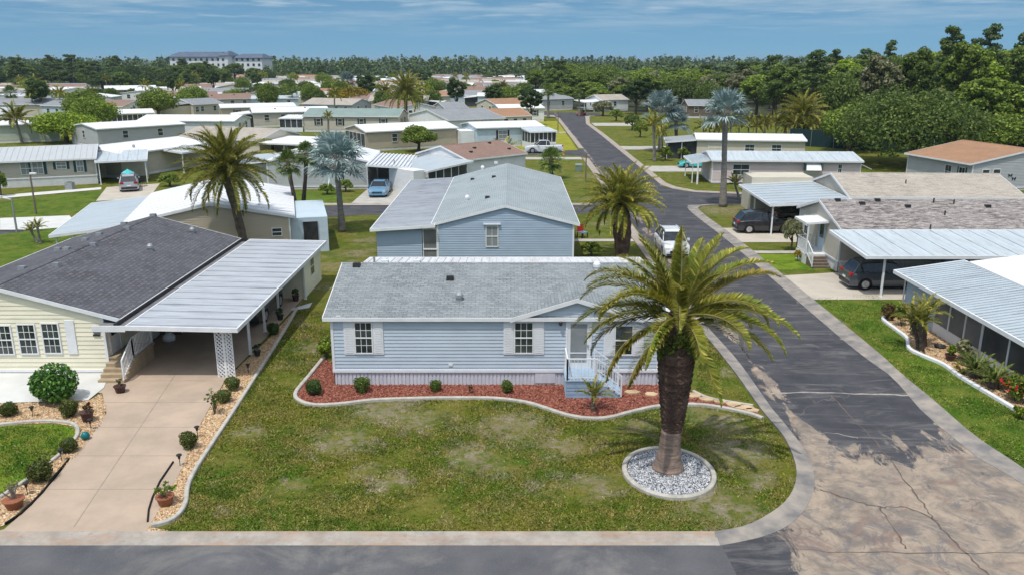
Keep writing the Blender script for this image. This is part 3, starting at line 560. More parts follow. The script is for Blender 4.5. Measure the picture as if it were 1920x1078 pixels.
def blades(name, pts, dens, h, label, holes=(), mat=None):
    a = np.array([q[:2] for q in pts]); A = np.prod(a.max(0)-a.min(0)); xy = sample(pts, int(A*dens), holes)
    # thin patches
    f = np.sin(xy[:, 0]*1.3+np.sin(xy[:, 1]*.9)*2)+np.sin(xy[:, 1]*1.7+np.sin(xy[:, 0]*.7)*2.3)+rs.normal(0, .7, len(xy)); xy = xy[f > -.9]
    for sx_, sy_, sr_ in SPW: xy = xy[(np.hypot(xy[:, 0]-sx_, xy[:, 1]-sy_)+rs.normal(0, .3, len(xy))*sr_) > sr_*.95]
    n = len(xy)
    an = rs.uniform(0, 2*PI, n); w = rs.uniform(.012, .03, n); hh = h*rs.uniform(.5, 1.3, n); le = rs.normal(0, .045, (n, 2))
    b0 = np.column_stack([xy[:, 0]-np.cos(an)*w, xy[:, 1]-np.sin(an)*w, np.full(n, .003)]); b1 = np.column_stack([xy[:, 0]+np.cos(an)*w, xy[:, 1]+np.sin(an)*w, np.full(n, .003)])
    tp = np.column_stack([xy+le, hh]); me = np_mesh(name, np.stack([b0, b1, tp], 1), 3, mat or M['blade']); return tag(link(name, me), label, 'grass', kind='stuff')
lawnA = [(-10.2, 21.14, 0)]+[q for q in edgeC[6:]]+[(-8.5, 42, 0), (-8.2, 35, 0)]+[q for q in bedA]+[tuple(q) for q in G2([(1437, 785), (1468, 822), (1488, 868), (1490, 905), (1473, 938), (1438, 966), (1395, 988), (1340, 998)])]
blades('grass', lawnA, 950, .05, 'patchy green and straw grass of the front lawn', holes=[ring])
blades('grass', G2([(1925, 882), (1826, 817), (1756, 756), (1687, 698), (1609, 618), (1520, 560), (1640, 552), (1670, 575), (1655, 600), (1700, 640), (1728, 670), (1850, 740), (1920, 780)]), 420, .055, 'bright green grass of the verge before the screened porch', mat=M['blade_r'])
blades('grass', G2([(0, 800), (100, 797), (138, 802), (141, 818), (120, 846), (70, 880), (0, 928)]), 900, .06, 'lush green grass of the small lawn left of the driveway', mat=M['blade_r'])
blades('grass', G2([(1310, 640), (1345, 640), (1405, 752), (1330, 738), (1305, 730)]), 600, .05, 'olive grass between the blue house and the side street')
# ---------------------------------------------------------------- houses
OCC = []
def courses(mb, M4, L_, z0, z1, clip=None, ex=.155, real=True):
    """lap siding on a wall plane: local u along wall, outward = -v; clip(z)->(u0,u1)"""
    mb.M = M4; clip = clip or (lambda z: (0, L_))
    if not real:
        n = 1 if clip(z1) == clip(z0) else 4
        for i in range(n):
            a, b = z0+(z1-z0)*i/n, z0+(z1-z0)*(i+1)/n; a0, a1 = clip(a); b0, b1 = clip(b)
            mb.add([(a0, 0, a), (a1, 0, a), (b1, 0, b), (b0, 0, b)], [(0, 1, 2, 3)])
        mb.M = None; return
    z = z0
    while z < z1-.01:
        t = min(z+ex, z1); a0, a1 = clip(z); b0, b1 = clip(t)
        if a1-a0 < .05: break
        mb.add([(a0, -.026, z), (a1, -.026, z), (b1, -.002, t), (b0, -.002, t), (a0, 0, z), (a1, 0, z)], [(0, 1, 2, 3), (4, 5, 1, 0)])
        z = t
    mb.M = None
class House:
    def __init__(s, label, org, rz, L_, W_, hw=2.9, rise=1.1, ridge='X', sk=.7, wall='white_w', roof='rf_white', skm='skirtw', oh=.15, oe=.25, near=True, far=False, cat='house', group=None, ribs=0, trim='white', name='mobile_home', fascia=.16, shell=True, ex=.155):
        s.r = empty(name, org, rz, label, cat, group); s.L = L_; s.W = W_; s.hw = hw; s.sk = sk; s.rise = rise; s.ridge = ridge; s.oh = oh; s.trim = trim; s.wallm = wall; s.oe = oe
        c = Vector(org)+Vector((math.cos(rz)*L_/2-math.sin(rz)*W_/2, math.sin(rz)*L_/2+math.cos(rz)*W_/2, 0)); OCC.append((c.x, c.y, max(L_, W_)/2+2))
        s.fr = {'S': Matrix.Identity(4), 'E': Matrix.Translation((L_, 0, 0)) @ Matrix.Rotation(PI/2, 4, 'Z'), 'N': Matrix.Translation((L_, W_, 0)) @ Matrix.Rotation(PI, 4, 'Z'), 'W': Matrix.Translation((0, W_, 0)) @ Matrix.Rotation(-PI/2, 4, 'Z')}
        s.len = {'S': L_, 'N': L_, 'E': W_, 'W': W_}
        if not shell: return
        gs = ('E', 'W') if ridge == 'X' else ('S', 'N'); w = MB()
        for k in 'SENW':
            ln = s.len[k]
            courses(w, s.fr[k], ln, sk, hw, real=near, ex=ex)
            if k in gs and rise > .05: courses(w, s.fr[k], ln, hw, hw+rise-.02, clip=lambda z, ln=ln: (ln/2*(z-hw)/rise+.001, ln-ln/2*(z-hw)/rise-.001), real=near, ex=ex)
        w.build('wall', M[wall], s.r)
        q = MB(); q.box(.03, .03, 0, L_-.03, W_-.03, sk)
        if near:
            x = .0
            while x < L_: q.box(x, .0, .005, x+.11, .03, sk-.01); q.box(x, W_-.03, .005, x+.11, W_, sk-.01); x += .16
            x = .0
            while x < W_: q.box(0, x, .005, .03, x+.11, sk-.01); q.box(L_-.03, x, .005, L_, x+.11, sk-.01); x += .16
        q.build('skirting', M[skm], s.r)
        if near:
            q = MB()
            for k in 'SENW':
                q.M = s.fr[k]; q.box(-.03, -.05, sk-.06, s.len[k]+.03, .0, sk+.06); q.box(-.035, -.038, sk+.06, .07, 0, hw-.01); q.box(s.len[k]-.07, -.038, sk+.06, s.len[k]+.035, 0, hw-.01)
            q.M = None; q.build('trim', M[trim], s.r)
        s.gable_roof(roof, ribs, fascia)
    def gable_roof(s, roof, ribs, fa):
        mb = MB(); tm = MB(); oh = s.oh; oe = s.oe; t = .1
        if s.ridge == 'X': mb.M = tm.M = Matrix.Identity(4); A, B = s.L, s.W
        else: mb.M = tm.M = Matrix.Translation((s.L, 0, 0)) @ Matrix.Rotation(PI/2, 4, 'Z'); A, B = s.W, s.L
        sl = s.rise/(B/2); ze = s.hw-oe*sl+.06; zr = s.hw+s.rise+.06
        for sg in (0, 1):
            y0 = -oe if sg == 0 else B+oe
            quad = [(-oh, y0, ze), (A+oh, y0, ze), (A+oh, B/2, zr), (-oh, B/2, zr)]
            if sg: quad = quad[::-1]
            mb.slab(quad, t)
            if ribs:
                x = -oh+.1
                while x < A+oh:
                    q_ = [(x, y0, ze+.035), (x+.04, y0, ze+.035), (x+.04, B/2, zr+.035), (x, B/2, zr+.035)]
                    mb.slab(q_ if not sg else q_[::-1], .034); x += ribs
            yo = y0-.012 if sg == 0 else y0+.012
            tm.box(-oh-.02, y0, ze-fa, A+oh+.02, yo+(.03 if sg else -.03), ze+.0)
            for xe, xd in ((-oh, -.03), (A+oh, .03)):
                tm.hexa([(xe, y0, ze-fa), (xe+xd, y0, ze-fa), (xe+xd, B/2, zr-fa), (xe, B/2, zr-fa)], [(xe, y0, ze+.012), (xe+xd, y0, ze+.012), (xe+xd, B/2, zr+.012), (xe, B/2, zr+.012)])
        if not ribs: mb.slab([(-oh, B/2-.14, zr-.14*sl+.02), (A+oh, B/2-.14, zr-.14*sl+.02), (A+oh, B/2, zr+.025), (-oh, B/2, zr+.025)], .02); mb.slab([(-oh, B/2, zr+.025), (A+oh, B/2, zr+.025), (A+oh, B/2+.14, zr-.14*sl+.02), (-oh, B/2+.14, zr-.14*sl+.02)], .02)
        rf_ = mb.build('roof', M[roof], s.r); tm.build('fascia', M[s.trim], s.r)
        s.ro = rf_
        def top(x, y):     # local point on the roof
            if s.ridge == 'X': a, b = x, y
            else: a, b = y, s.L-x
            return zr-abs(b-B/2)*sl
        s.top = top
    def vent(s, x, y, kind='box', m='dark'):
        z = s.top(x, y); q = MB()
        if kind == 'box': q.hexa([(x-.17, y-.17, z-.08), (x+.17, y-.17, z-.08), (x+.17, y+.17, z-.08), (x-.17, y+.17, z-.08)], [(x-.15, y-.15, z+.16), (x+.15, y-.15, z+.16), (x+.15, y+.15, z+.13), (x-.15, y+.15, z+.13)])
        elif kind == 'pipe': q.tube([(x, y, z-.1), (x, y, z+.3)], .05, 8)
        else: q.lathe([(.13, z-.1), (.13, z+.08), (.17, z+.12), (.17, z+.24), (.11, z+.34), (.0, z+.38)], 12, (x, y, 0))
        return q.build('roof_vent', M[m], s.r)
    def win(s, side, u, z, w, h, sh=None, shw=.42, grid=(2, 2), glass='glass', double=False, sub=True):
        T = s.fr[side]; f = MB(); f.M = T; t = .055
        for a in ((-w/2-t, -w/2, z-h/2-t, z+h/2+t), (w/2, w/2+t, z-h/2-t, z+h/2+t), (-w/2, w/2, z+h/2, z+h/2+t), (-w/2, w/2, z-h/2-t, z-h/2), (-w/2, w/2, z-.025, z+.025)):
            f.box(u+a[0], -.07, a[2], u+a[1], .0, a[3])
        if grid:
            for i in range(1, grid[0]): x = u-w/2+w*i/grid[0]; f.box(x-.011, -.05, z-h/2, x+.011, -.03, z+h/2)
            for j in range(1, grid[1]):
                if abs(j/grid[1]-.5) < .01: continue
                zj = z-h/2+h*j/grid[1]; f.box(u-w/2, -.048, zj-.011, u+w/2, -.032, zj+.011)
        wo_ = f.build('window', M[s.trim], s.r); p = MB(); p.M = T; p.box(u-w/2+.002, -.042, z-h/2+.002, u+w/2-.002, -.028, z+h/2-.002); p.build('pane', M[glass], wo_)
        if sh:
            for sg in (-1, 1):
                q = MB(); q.M = T; x0 = u+sg*(w/2+t+.01); x1 = x0+sg*shw; q.box(x0, -.055, z-h/2-.07, x1, -.0, z+h/2+.07); xa, xb = min(x0, x1), max(x0, x1)
                zz_ = z-h/2
                while zz_ < z+h/2: q.box(xa+.06, -.066, zz_, xb-.06, -.054, zz_+.045); zz_ += .075
                q.build('shutter', M[sh], s.r)
    def door(s, side, u, z0, w=.9, h=2.05, m='white', gl='glass', hi=.55):
        T = s.fr[side]; f = MB(); f.M = T
        for a in ((-w/2-.08, -w/2, z0, z0+h+.08), (w/2, w/2+.08, z0, z0+h+.08), (-w/2, w/2, z0+h, z0+h+.08)): f.box(u+a[0], -.075, a[2], u+a[1], 0, a[3])
        f.box(u-w/2, -.05, z0, u+w/2, 0, z0+h); d = f.build('door', M[m], s.r)
        p = MB(); p.M = T; p.box(u-w/2+.12, -.062, z0+h*(1-hi), u+w/2-.12, -.051, z0+h-.12); p.build('pane', M[gl], d)
        k = MB(); k.M = T; k.box(u+w/2-.1, -.1, z0+.95, u+w/2-.05, -.05, z0+1.07); k.build('handle', M['steel'], d)
    def lean(s, x0, y0, x1, y1, zlo, zhi, ax, mat, ribs=.4, posts=(), name='carport_roof', t=.09, postm='white', gut=True, ribh=.045):
        """flat roof in local coords; ax: '+x' means the high edge is at x1"""
        def z(x, y):
            k = {'+x': (x-x0)/(x1-x0), '-x': (x1-x)/(x1-x0), '+y': (y-y0)/(y1-y0), '-y': (y1-y)/(y1-y0)}[ax]; return zlo+(zhi-zlo)*k
        mb = MB(); mb.slab([(x0, y0, z(x0, y0)), (x1, y0, z(x1, y0)), (x1, y1, z(x1, y1)), (x0, y1, z(x0, y1))], t)
        if ribs:
            if ax[1] == 'x':
                y = y0+.15
                while y < y1-.05: mb.slab([(x0+.02, y, z(x0, y)+ribh), (x1-.02, y, z(x1, y)+ribh), (x1-.02, y+.045, z(x1, y)+ribh), (x0+.02, y+.045, z(x0, y)+ribh)], ribh-.001); y += ribs
            else:
                x = x0+.15
                while x < x1-.05: mb.slab([(x, y0+.02, z(x, y0)+ribh), (x+.045, y0+.02, z(x, y0)+ribh), (x+.045, y1-.02, z(x, y1)+ribh), (x, y1-.02, z(x, y1)+ribh)], ribh-.001); x += ribs
        mb.build(name, M[mat], s.r)
        if gut:
            g = MB(); e = .06
            for a, b in (((x0-e, y0-e), (x1+e, y0)), ((x0-e, y1), (x1+e, y1+e)), ((x0-e, y0), (x0, y1)), ((x1, y0), (x1+e, y1))):
                g.hexa([(a[0], a[1], z(a[0], a[1])-.17), (b[0], a[1], z(b[0], a[1])-.17), (b[0], b[1], z(b[0], b[1])-.17), (a[0], b[1], z(a[0], b[1])-.17)],
                       [(a[0], a[1], z(a[0], a[1])+.02), (b[0], a[1], z(b[0], a[1])+.02), (b[0], b[1], z(b[0], b[1])+.02), (a[0], b[1], z(a[0], b[1])+.02)])
            g.build('gutter', M['white'], s.r)
        for p in posts:
            q = MB(); q.box(p[0]-.05, p[1]-.05, 0, p[0]+.05, p[1]+.05, z(p[0], p[1])-t); q.box(p[0]-.08, p[1]-.08, 0.003, p[0]+.08, p[1]+.08, .05); q.build('post', M[postm], s.r)
        return z
    def box(s, name, mat, *a, bevel=0):
        q = MB(); q.box(*a); return q.build(name, M[mat], s.r, bevel=bevel)
    def screen(s, side_mb, a, b, zb, zt, n, mat='screen', kick=.5, zt2=None, kickm='white'):
        """screened wall from a to b (local xy): kick panel, mullions, screens"""
        a = Vector((*a, 0)); b = Vector((*b, 0)); d = b-a; zt2 = zt2 or zt
        q = MB(); nn = Vector((d.y, -d.x, 0)).normalized()*.03
        def pan(mb, t0, t1, z0, za, zb_, off): 
            p = a+d*t0; r = a+d*t1
            mb.hexa([p-nn*off+Vector((0,0,z0)), r-nn*off+Vector((0,0,z0)), r+nn*off+Vector((0,0,z0)), p+nn*off+Vector((0,0,z0))], [p-nn*off+Vector((0,0,za)), r-nn*off+Vector((0,0,zb_)), r+nn*off+Vector((0,0,zb_)), p+nn*off+Vector((0,0,za))])
        if kick: pan(q, 0, 1, zb, kick, kick, 1); q.build('kick_panel', M[kickm], s.r)
        q = MB(); w = .05/d.length
        for i in range(n+1):
            t = i/n; zt_ = zt+(zt2-zt)*t; pan(q, max(0, t-w), min(1, t+w), (kick or zb)+.002, zt_, zt_, 1.3)
        pan(q, 0, 1, zt-.1, zt-.02, zt2-.02, .9) if zt == zt2 else None
        q.build('frame', M['white'], s.r); q = MB(); pan(q, .002, .998, (kick or zb)+.002, zt-.03, zt2-.03, .2); q.build('screen_panel', M[mat], s.r)
def steps(parent, x0, x1, y0, y1, ztop, n, direc, mat, name='steps'):
    q = MB()
    for i in range(n):
        zt = ztop*(n-i)/(n+1)
        if direc == '-y': a, b = y1-(y1-y0)*(i+1)/n, y1-(y1-y0)*i/n; q.box(x0, a, 0, x1, b, zt)
        if direc == '+x': a, b = x0+(x1-x0)*i/n, x0+(x1-x0)*(i+1)/n; q.box(a, y0, 0, b, y1, zt)
    return q.build(name, M[mat], parent)
def rail(parent, pts, h=.9, bal=.13, mat='white', name='railing'):
    q = MB()
    for a, b in zip(pts[:-1], pts[1:]):
        a = Vector(a); b = Vector(b); u = Vector((0, 0, 1)); q.bar(a+u*h, b+u*h, .05); q.bar(a+u*.1, b+u*.1, .035); n = max(2, int((b-a).length/bal))
        for i in range(n+1):
            p = a.lerp(b, i/n); w = .06 if i in (0, n) else .022; q.bar(p, p+u*h, w, w)
    return q.build(name, M[mat], parent)
# ---- the blue house in front
A0 = G(628, 722); YA = A0.y; LA = G(1232, 722).x-A0.x
h = House('blue-grey clapboard mobile home with shingle roof and white shutters behind the front lawn', (A0.x, YA, 0), 0, LA, 8.6, hw=3.02, rise=1.18, wall='blue', roof='sh_blue', skm='skirt', sk=.66, fascia=.15, oh=.3, oe=.14)
def au(px, py): q = AY(px, py, YA-.05); return q.x-A0.x, q.z
for (x0, y0, x1, y1, gr) in ((665, 605, 698, 661, (3, 4)), (966, 605, 998, 661, (3, 4)), (1155, 611, 1184, 664, None)):
    u0, zt = au(x0, y0); u1, zb = au(x1, y1); h.win('S', (u0+u1)/2, (zt+zb)/2, u1-u0, zt-zb, sh='white', shw=.42, grid=gr)
# gable dormer over the door
u0 = au(962, 587)[0]; up = au(1082, 561)[0]; zp = 3.72; hf = up-u0; w = MB()
courses(w, Matrix.Translation((u0, 0, 0)), 2*hf, 3.02, zp, clip=lambda z: ((z-3.0)/(zp-3.0)*hf, 2*hf-(z-3.0)/(zp-3.0)*hf)); w.build('gable_wall', M['blue'], h.r)
q = MB(); zf = 2.98; ry = .25
back = (zp+.06-3.02)/(1.18/4.3)+.1; ye = -.16
for sg in (-1, 1):
    xe = up+sg*(hf+.12); pts = [(xe, ye, zf+.02), (up, ye, zp+.12), (up, back+.2, zp+.12), (xe, ye+.42, zf+.09)]
    q.slab(pts if sg < 0 else pts[::-1], .07)
q.build('gable_roof', M['sh_blue_s'], h.r)
q = MB()
for sg in (-1, 1):
    xe = up+sg*(hf+.12); q.hexa([(xe, ye-.03, zf-.15), (up, ye-.03, zp-.03), (up, ye, zp-.03), (xe, ye, zf-.15)], [(xe, ye-.03, zf+.04), (up, ye-.03, zp+.14), (up, ye, zp+.14), (xe, ye, zf+.04)])
q.build('gable_fascia', M['white'], h.r)
# back patio roof (stained panels seen over the ridge)
h.lean(1.5-A0.x*0+ (-5.9), 8.9, LA-.2, 11.9, 2.62, 2.95, '-y', 'rf_rust', ribs=.0, posts=[(.0, 11.7), (4, 11.7), (8, 11.7), (LA-.5, 11.7)], name='patio_roof') if False else None
h.lean(-.35, 8.95, LA+.9, 12.0, 2.66, 2.98, '-y', 'rf_rust', ribs=.4, posts=[(-.2, 11.8), (4.4, 11.8), (9, 11.8), (LA+.7, 11.8)], name='patio_roof')
u, z = au(1085, 640); h.door('S', u, .78, .92, 2.08, m='white', gl='glass_pale', hi=.86)
q = MB(); u2 = u; q.box(u2-.36, -.075, 1.45, u2+.36, -.063, 1.5); q.build('door_bar', M['white'], h.r)
u, z = au(1051, 603); q = MB(); q.box(u-.05, -.06, z-.1, u+.05, 0, z+.1); q.box(u-.02, -.18, z+.06, u+.02, -.05, z+.09); q.lathe([(.03, z-.14), (.075, z-.08), (.085, z+.03), (.03, z+.07)], 8, (u, -.16, 0)); q.build('wall_lamp', M['dark'], h.r)
u, z = au(634, 596); h.box('sensor_box', 'white', u-.09, -.05, z-.09, u+.09, -.02, z+.09)
u, z = au(845, 684); h.box('outlet_cover', 'white', u-.08, -.05, z-.05, u+.08, -.02, z+.05)
u, z = au(1022, 711); h.box('crawl_hatch', 'skirt', u-.42, -.03, .12, u+.42, .01, .58)
for px, py, k, m_ in ((861, 541, 'cap', 'steel'), (844, 522, 'box', 'dark'), (722, 494, 'box', 'white'), (782, 492, 'box', 'white'), (669, 498, 'box', 'dark'), (1119, 501, 'cap', 'white'), (702, 493, 'pipe', 'steel')):
    g = G(px, py, 3.9 if py > 510 else 4.2); o_ = h.vent(g.x-A0.x, min(g.y-YA, 4.35 if py > 510 else 4.6), k, m_)
# porch of the front door (moves with the house)
a = G(1061, 747); bx0 = a.x-A0.x; yb = a.y-YA; bx1 = G(1116, 747).x-A0.x; bx2 = G(1167, 749).x-A0.x; zt = .8
q = MB(); q.box(bx0, yb, 0, bx1, -.03, zt-.05); q.box(bx0-.04, yb-.04, zt-.05, bx1+.04, -.03, zt)
for i in range(5): q.box(bx0-.012, yb-.012, .03+i*.15, bx1+.012, -.03, .15+i*.15-.02)
M['porch'] = PM('porch_blue', (.33, .44, .56), (.27, .37, .49), sc=3, rough=.6); q.build('porch', M['porch'], h.r)
steps(h.r, bx1+.05, bx2, yb+.05, -.25, zt, 4, '+x', 'porch')
rail(h.r, [(bx0+.04, -.1, zt), (bx0+.04, yb+.02, zt), (bx1-.02, yb+.02, zt)]); rail(h.r, [(bx1+.03, yb+.02, zt), (bx2-.05, yb+.02, .08)])
rail(h.r, [(bx1+.03, -.3, zt), (bx2-.05, -.3, .08)])
# ---- the blue house behind it
BX0 = -4.85; BX1 = 4.0; BY = 52.3; Bz = 3.05
h = House('second blue-grey mobile home with its gable towards the front house and a striped side roof', (BX0, BY, 0), 0, BX1-BX0, 21.5, hw=Bz, rise=1.12, ridge='Y', wall='blue2', roof='sh_pale_s', skm='skirt', sk=.6, oh=.12, oe=.35)
def bu(px, py): q = AY(px, py, BY-.05); return q.x-BX0, q.z
u0, zt = bu(912, 425); u1, zb = bu(933, 462); h.win('S', (u0+u1)/2, (zt+zb)/2, u1-u0, zt-zb, glass='glass_pale', grid=(2, 2)); h.box('window_hood', 'white', u0-.2, -.16, zt+.12, u1+.2, -.02, zt+.2)
for px, py, k, m_ in ((886, 333, 'box', 'dark'), (926, 339, 'box', 'dark'), (914, 377, 'box', 'dark'), (876, 371, 'cap', 'white'), (905, 318, 'cap', 'white'), (930, 311, 'box', 'white')):
    g = G(px, py, 3.7); h.vent(g.x-BX0, g.y-BY, k, m_)
xl = -9.1-BX0
h.lean(xl, -.35, -.15, 21.6, 2.72, 2.98, '+x', 'rf_car_x', ribs=.4, posts=[(xl+.2, 6), (xl+.2, 11), (xl+.2, 16), (xl+.2, 21)])
w = MB(); courses(w, Matrix.Translation((xl+.3, 0, 0)), 2.95, .0, 2.62); courses(w, Matrix.Translation((xl+.3, 4, 0)) @ Matrix.Rotation(-PI/2, 4, 'Z'), 4, 0, 2.62); w.build('shed_wall', M['blue2'], h.r)
h.screen(None, (xl+3.3, 0), (-.02, 0), 0, 2.72, 1, mat='screen_grey', kick=0); h.box('frame', 'white', xl+3.3, -.06, 1.28, -.02, .02, 1.36)
# ---- cream house left
CX = -17.62; CY = 33.7; CW = 8.9
h = House('cream clapboard mobile home with charcoal shingle roof and a long carport on its right', (CX-CW, CY, 0), 0, CW, 16, hw=2.72, rise=1.22, ridge='Y', wall='cream', roof='sh_black_s', skm='cream', sk=.15, oh=.14, oe=.8, ex=.2)
def cu(px, py): q = AY(px, py, CY-.05); return q.x-(CX-CW), q.z
for (x0, y0, x1, y1) in ((77, 607, 115, 661), (32, 609, 71, 662), (-12, 611, 26, 663)):
    u0, zt = cu(x0, y0); u1, zb = cu(x1, y1); h.win('S', (u0+u1)/2, (zt+zb)/2, u1-u0, zt-zb, grid=(3, 4))
u0, zt = cu(115, 600); u1, zb = cu(132, 663); h.box('shutter', 'white', u0+.1, -.06, zb, u0+.5, -.0, zt)
for i in range(2): u0, z = cu(181, 622+i*6); h.box('name_plate', 'dark', u0-.15, -.06, z-.045, u0+.15, -.03, z+.045)
for px, py, k, m_ in ((108, 512, 'box', 'steel'), (178, 475, 'box', 'steel'), (241, 444, 'box', 'steel'), (289, 420, 'box', 'steel'), (360, 428, 'cap', 'steel'), (281, 463, 'cap', 'steel')):
    g = G(px, py, 3.5); h.vent(g.x-(CX-CW), g.y-CY, k, m_)
for px, py in ((43, 508), (126, 472), (233, 421), (187, 441), (160, 450), (108, 460)):
    g = G(px, py, 3.6); h.vent(min(g.x-(CX-CW), CW/2-.5), g.y-CY, 'box', 'steel')
x0 = -16.15-(CX-CW); x1 = -11.55-(CX-CW)
pl = [tuple(G(x, y).xy) for x, y in ((470, 664), (497, 622), (523, 590))]
h.lean(x0, -1.0, x1, 16.0, 2.42, 2.52, '-x', 'rf_car_x', ribs=1.0, ribh=.05, posts=[(p[0]-(CX-CW), p[1]-CY) for p in pl]+[(x1-.3, 11.5)], name='carport_roof')
h.box('roof_flashing', 'flash', CW+.02, -1.0, 2.32, x0-.065, 16.0, 2.38); h.box('fascia', 'white', CW+.02, -1.05, 2.28, x0-.06, -1.004, 2.54); h.box('gutter', 'dark', CW+.83, -.8, 2.4, CW+.9, 16.5, 2.56)
h.box('shed', 'cream', x1-3.6, 11.6, 0, x1-.35, 15.9, 2.4)
q = MB(); xx = x1-.34; q.box(xx-.01, 13.2, .9, xx+.03, 14.1, 2.0); q.build('window', M['white'], h.r); q = MB(); q.box(xx+.03, 13.28, 1.48, xx+.04, 14.02, 1.93); q.box(xx+.03, 13.28, .97, xx+.04, 14.02, 1.42); q.build('pane', M['glass'], h.r)
# entry under the carport: door on the side wall, platform and steps
h.door('E', .75, .78, .85, 1.62, m='white', gl='glass', hi=.5); h.win('E', 3.2, 1.75, .7, .9)
E0 = CW
q = MB(); q.box(E0+.02, .0, 0, E0+1.15, 1.9, .72); q.box(E0+.02, -.03, .72, E0+1.2, 1.95, .77); q.build('porch', M['step_tan'], h.r)
steps(h.r, E0+.02, E0+1.15, -1.15, -.035, .74, 4, '-y', 'step_tan'); rail(h.r, [(E0+1.12, 1.9, .77), (E0+1.12, 0, .77)]); rail(h.r, [(E0+1.12, 0, .77), (E0+1.12, -1.1, .12)])
q = MB(); q.box(E0+.02, 6.2, 0, E0+1.1, 7.8, .72); q.build('side_landing', M['step_tan'], h.r); steps(h.r, E0+.02, E0+1.1, 5.2, 6.2, .74, 3, '-y', 'wood'); rail(h.r, [(E0+1.1, 7.8, .74), (E0+1.1, 6.2, .74), (E0+1.1, 5.3, .1)])
# lattice on the corner post
q = MB(); lx = -12.35-(CX-CW); ly = -.45; T = Matrix.Translation((lx, ly, 0))
for k in range(17):
    for sg in (1, -1):
        z0_ = -.62+k*.17; z1_ = z0_+.72; xa_, xb_ = -.36, .36
        if z0_ < .03: xa_ = -.36+(.03-z0_); z0_ = .03
        if z1_ > 2.36: xb_ = .36-(z1_-2.36); z1_ = 2.36
        if xb_-xa_ > .05: q.bar((lx+xa_*sg, ly+.02*sg, z0_), (lx+xb_*sg, ly+.02*sg, z1_), .014, .055)
for a in ((-.36, 0), (.36, 0)): q.box(lx+a[0]-.02, ly+a[1]-.02, 0, lx+a[0]+.02, ly+a[1]+.02, 2.4)
q.build('lattice_post', M['white'], h.r); q = MB(); q.box(lx-.05, ly-.05, 0, lx+.05, ly+.05, 2.41); q.build('post', M['white'], h.r)
q = MB(); q.tube([(x1, -.95, 2.36), (x1-.1, -.7, 2.2), (lx+.12, ly, 2.05), (lx+.12, ly, .1)], .04, 6); q.build('downspout', M['white'], h.r)
# ---- right: screened porch house
GX = 21.25; gy0 = 27.; gy1 = 42.6
h = House('low white-roofed mobile home with a long screened porch facing the side street', (24.6, gy0, 0), 0, 8.5, gy1-gy0-.6, hw=2.95, rise=.55, ridge='Y', wall='blue_grey', roof='rf_white', skm='skirtw', sk=.3, oe=.4)
ox = -24.6
h.lean(20.62+ox, -.2, 24.25+ox, gy1-gy0+.25, 2.32, 2.86, '+x', 'rf_blue', ribs=.32, name='porch_roof')
w = MB(); T = Matrix.Translation((GX+ox, gy1-gy0, 0)) @ Matrix.Rotation(-PI/2, 4, 'Z'); courses(w, T, 3.2, .0, 2.4); T = Matrix.Translation((24.6+ox, gy1-gy0, 0)) @ Matrix.Rotation(PI, 4, 'Z'); courses(w, T, 3.35, 0, 2.45); w.build('porch_wall', M['blue_grey'], h.r)
yb_ = gy1-gy0-3.2
h.screen(None, (GX+ox, yb_), (GX+ox, yb_-4.2), 0, 2.34, 3, mat='screen_grey', kick=.55); h.screen(None, (GX+ox, yb_-4.25), (GX+ox, 0), 0, 2.34, 4, mat='screen', kick=.55)
h.vent(3, 8, 'pipe', 'steel'); h.vent(4.5, 11, 'cap', 'steel')
q = MB(); q.tube([(20.6+ox, gy1-gy0+.2, 2.25), (20.9+ox, gy1-gy0+.05, 2.0), (21.15+ox, gy1-gy0+.02, 1.9), (21.15+ox, gy1-gy0+.02, .1)], .045, 6); q.build('downspout', M['white'], h.r)
# ---- right: tweed roof house with carport
HX = 21.0; HY = 51.4
h = House('mobile home with mottled brown shingle roof and pale metal carport over a slate car', (HX, HY, 0), 0, 19, 7.7, hw=2.92, rise=1.1, wall='greige', roof='sh_tweed', skm='skirtw', sk=.7, oe=.35)
h.lean(-.85, -6.0, 18, -.36, 2.5, 2.82, '+y', 'rf_blue_y', ribs=1.22, posts=[(.35, -5.7), (5.6, -5.7), (11, -5.7)]); 
h.box('shed', 'grey', 6.2, -5.6, 0, 12, -1.2, 2.45)
q = MB(); q.slab([(-1.55, 2.0, 2.85), (.05, 2.0, 2.95), (.05, 4.3, 2.95), (-1.55, 4.3, 2.85)], .14); q.build('door_canopy', M['white'], h.r)
h.door('W', 4.6, .72, .9, 2.0, m='pale_blue'); h.win('W', 1.6, 1.85, .7, 1.2, sh='pale_blue', shw=.25); h.win('S', 2.2, 1.9, .8, .9)
q = MB(); q.box(-1.35, 2.1, 0, -.02, 4.1, .68); q.build('porch', M['skirtw'], h.r); steps(h.r, -1.3, -.1, .9, 2.09, .7, 4, '-y', 'wood'); rail(h.r, [(-.1, 4.1, .7), (-1.3, 4.1, .7), (-1.3, 2.1, .7)]); rail(h.r, [(-1.3, 2.1, .7), (-1.3, .95, .1)])
q = MB(); q.box(-1.4, 2.05, .7, -1.32, 2.13, 2.75); q.build('post', M['white'], h.r)
for px, py, k in ((1566, 380, 'box'), (1616, 384, 'box'), (1625, 374, 'box'), (1702, 386, 'box'), (1750, 383, 'pipe'), (1788, 384, 'pipe'), (1773, 392, 'pipe'), (1748, 402, 'pipe'), (1852, 386, 'box')):
    g = G(px, py, 3.85); h.vent(g.x-HX, min(g.y-HY, 3.7), k, 'dark')
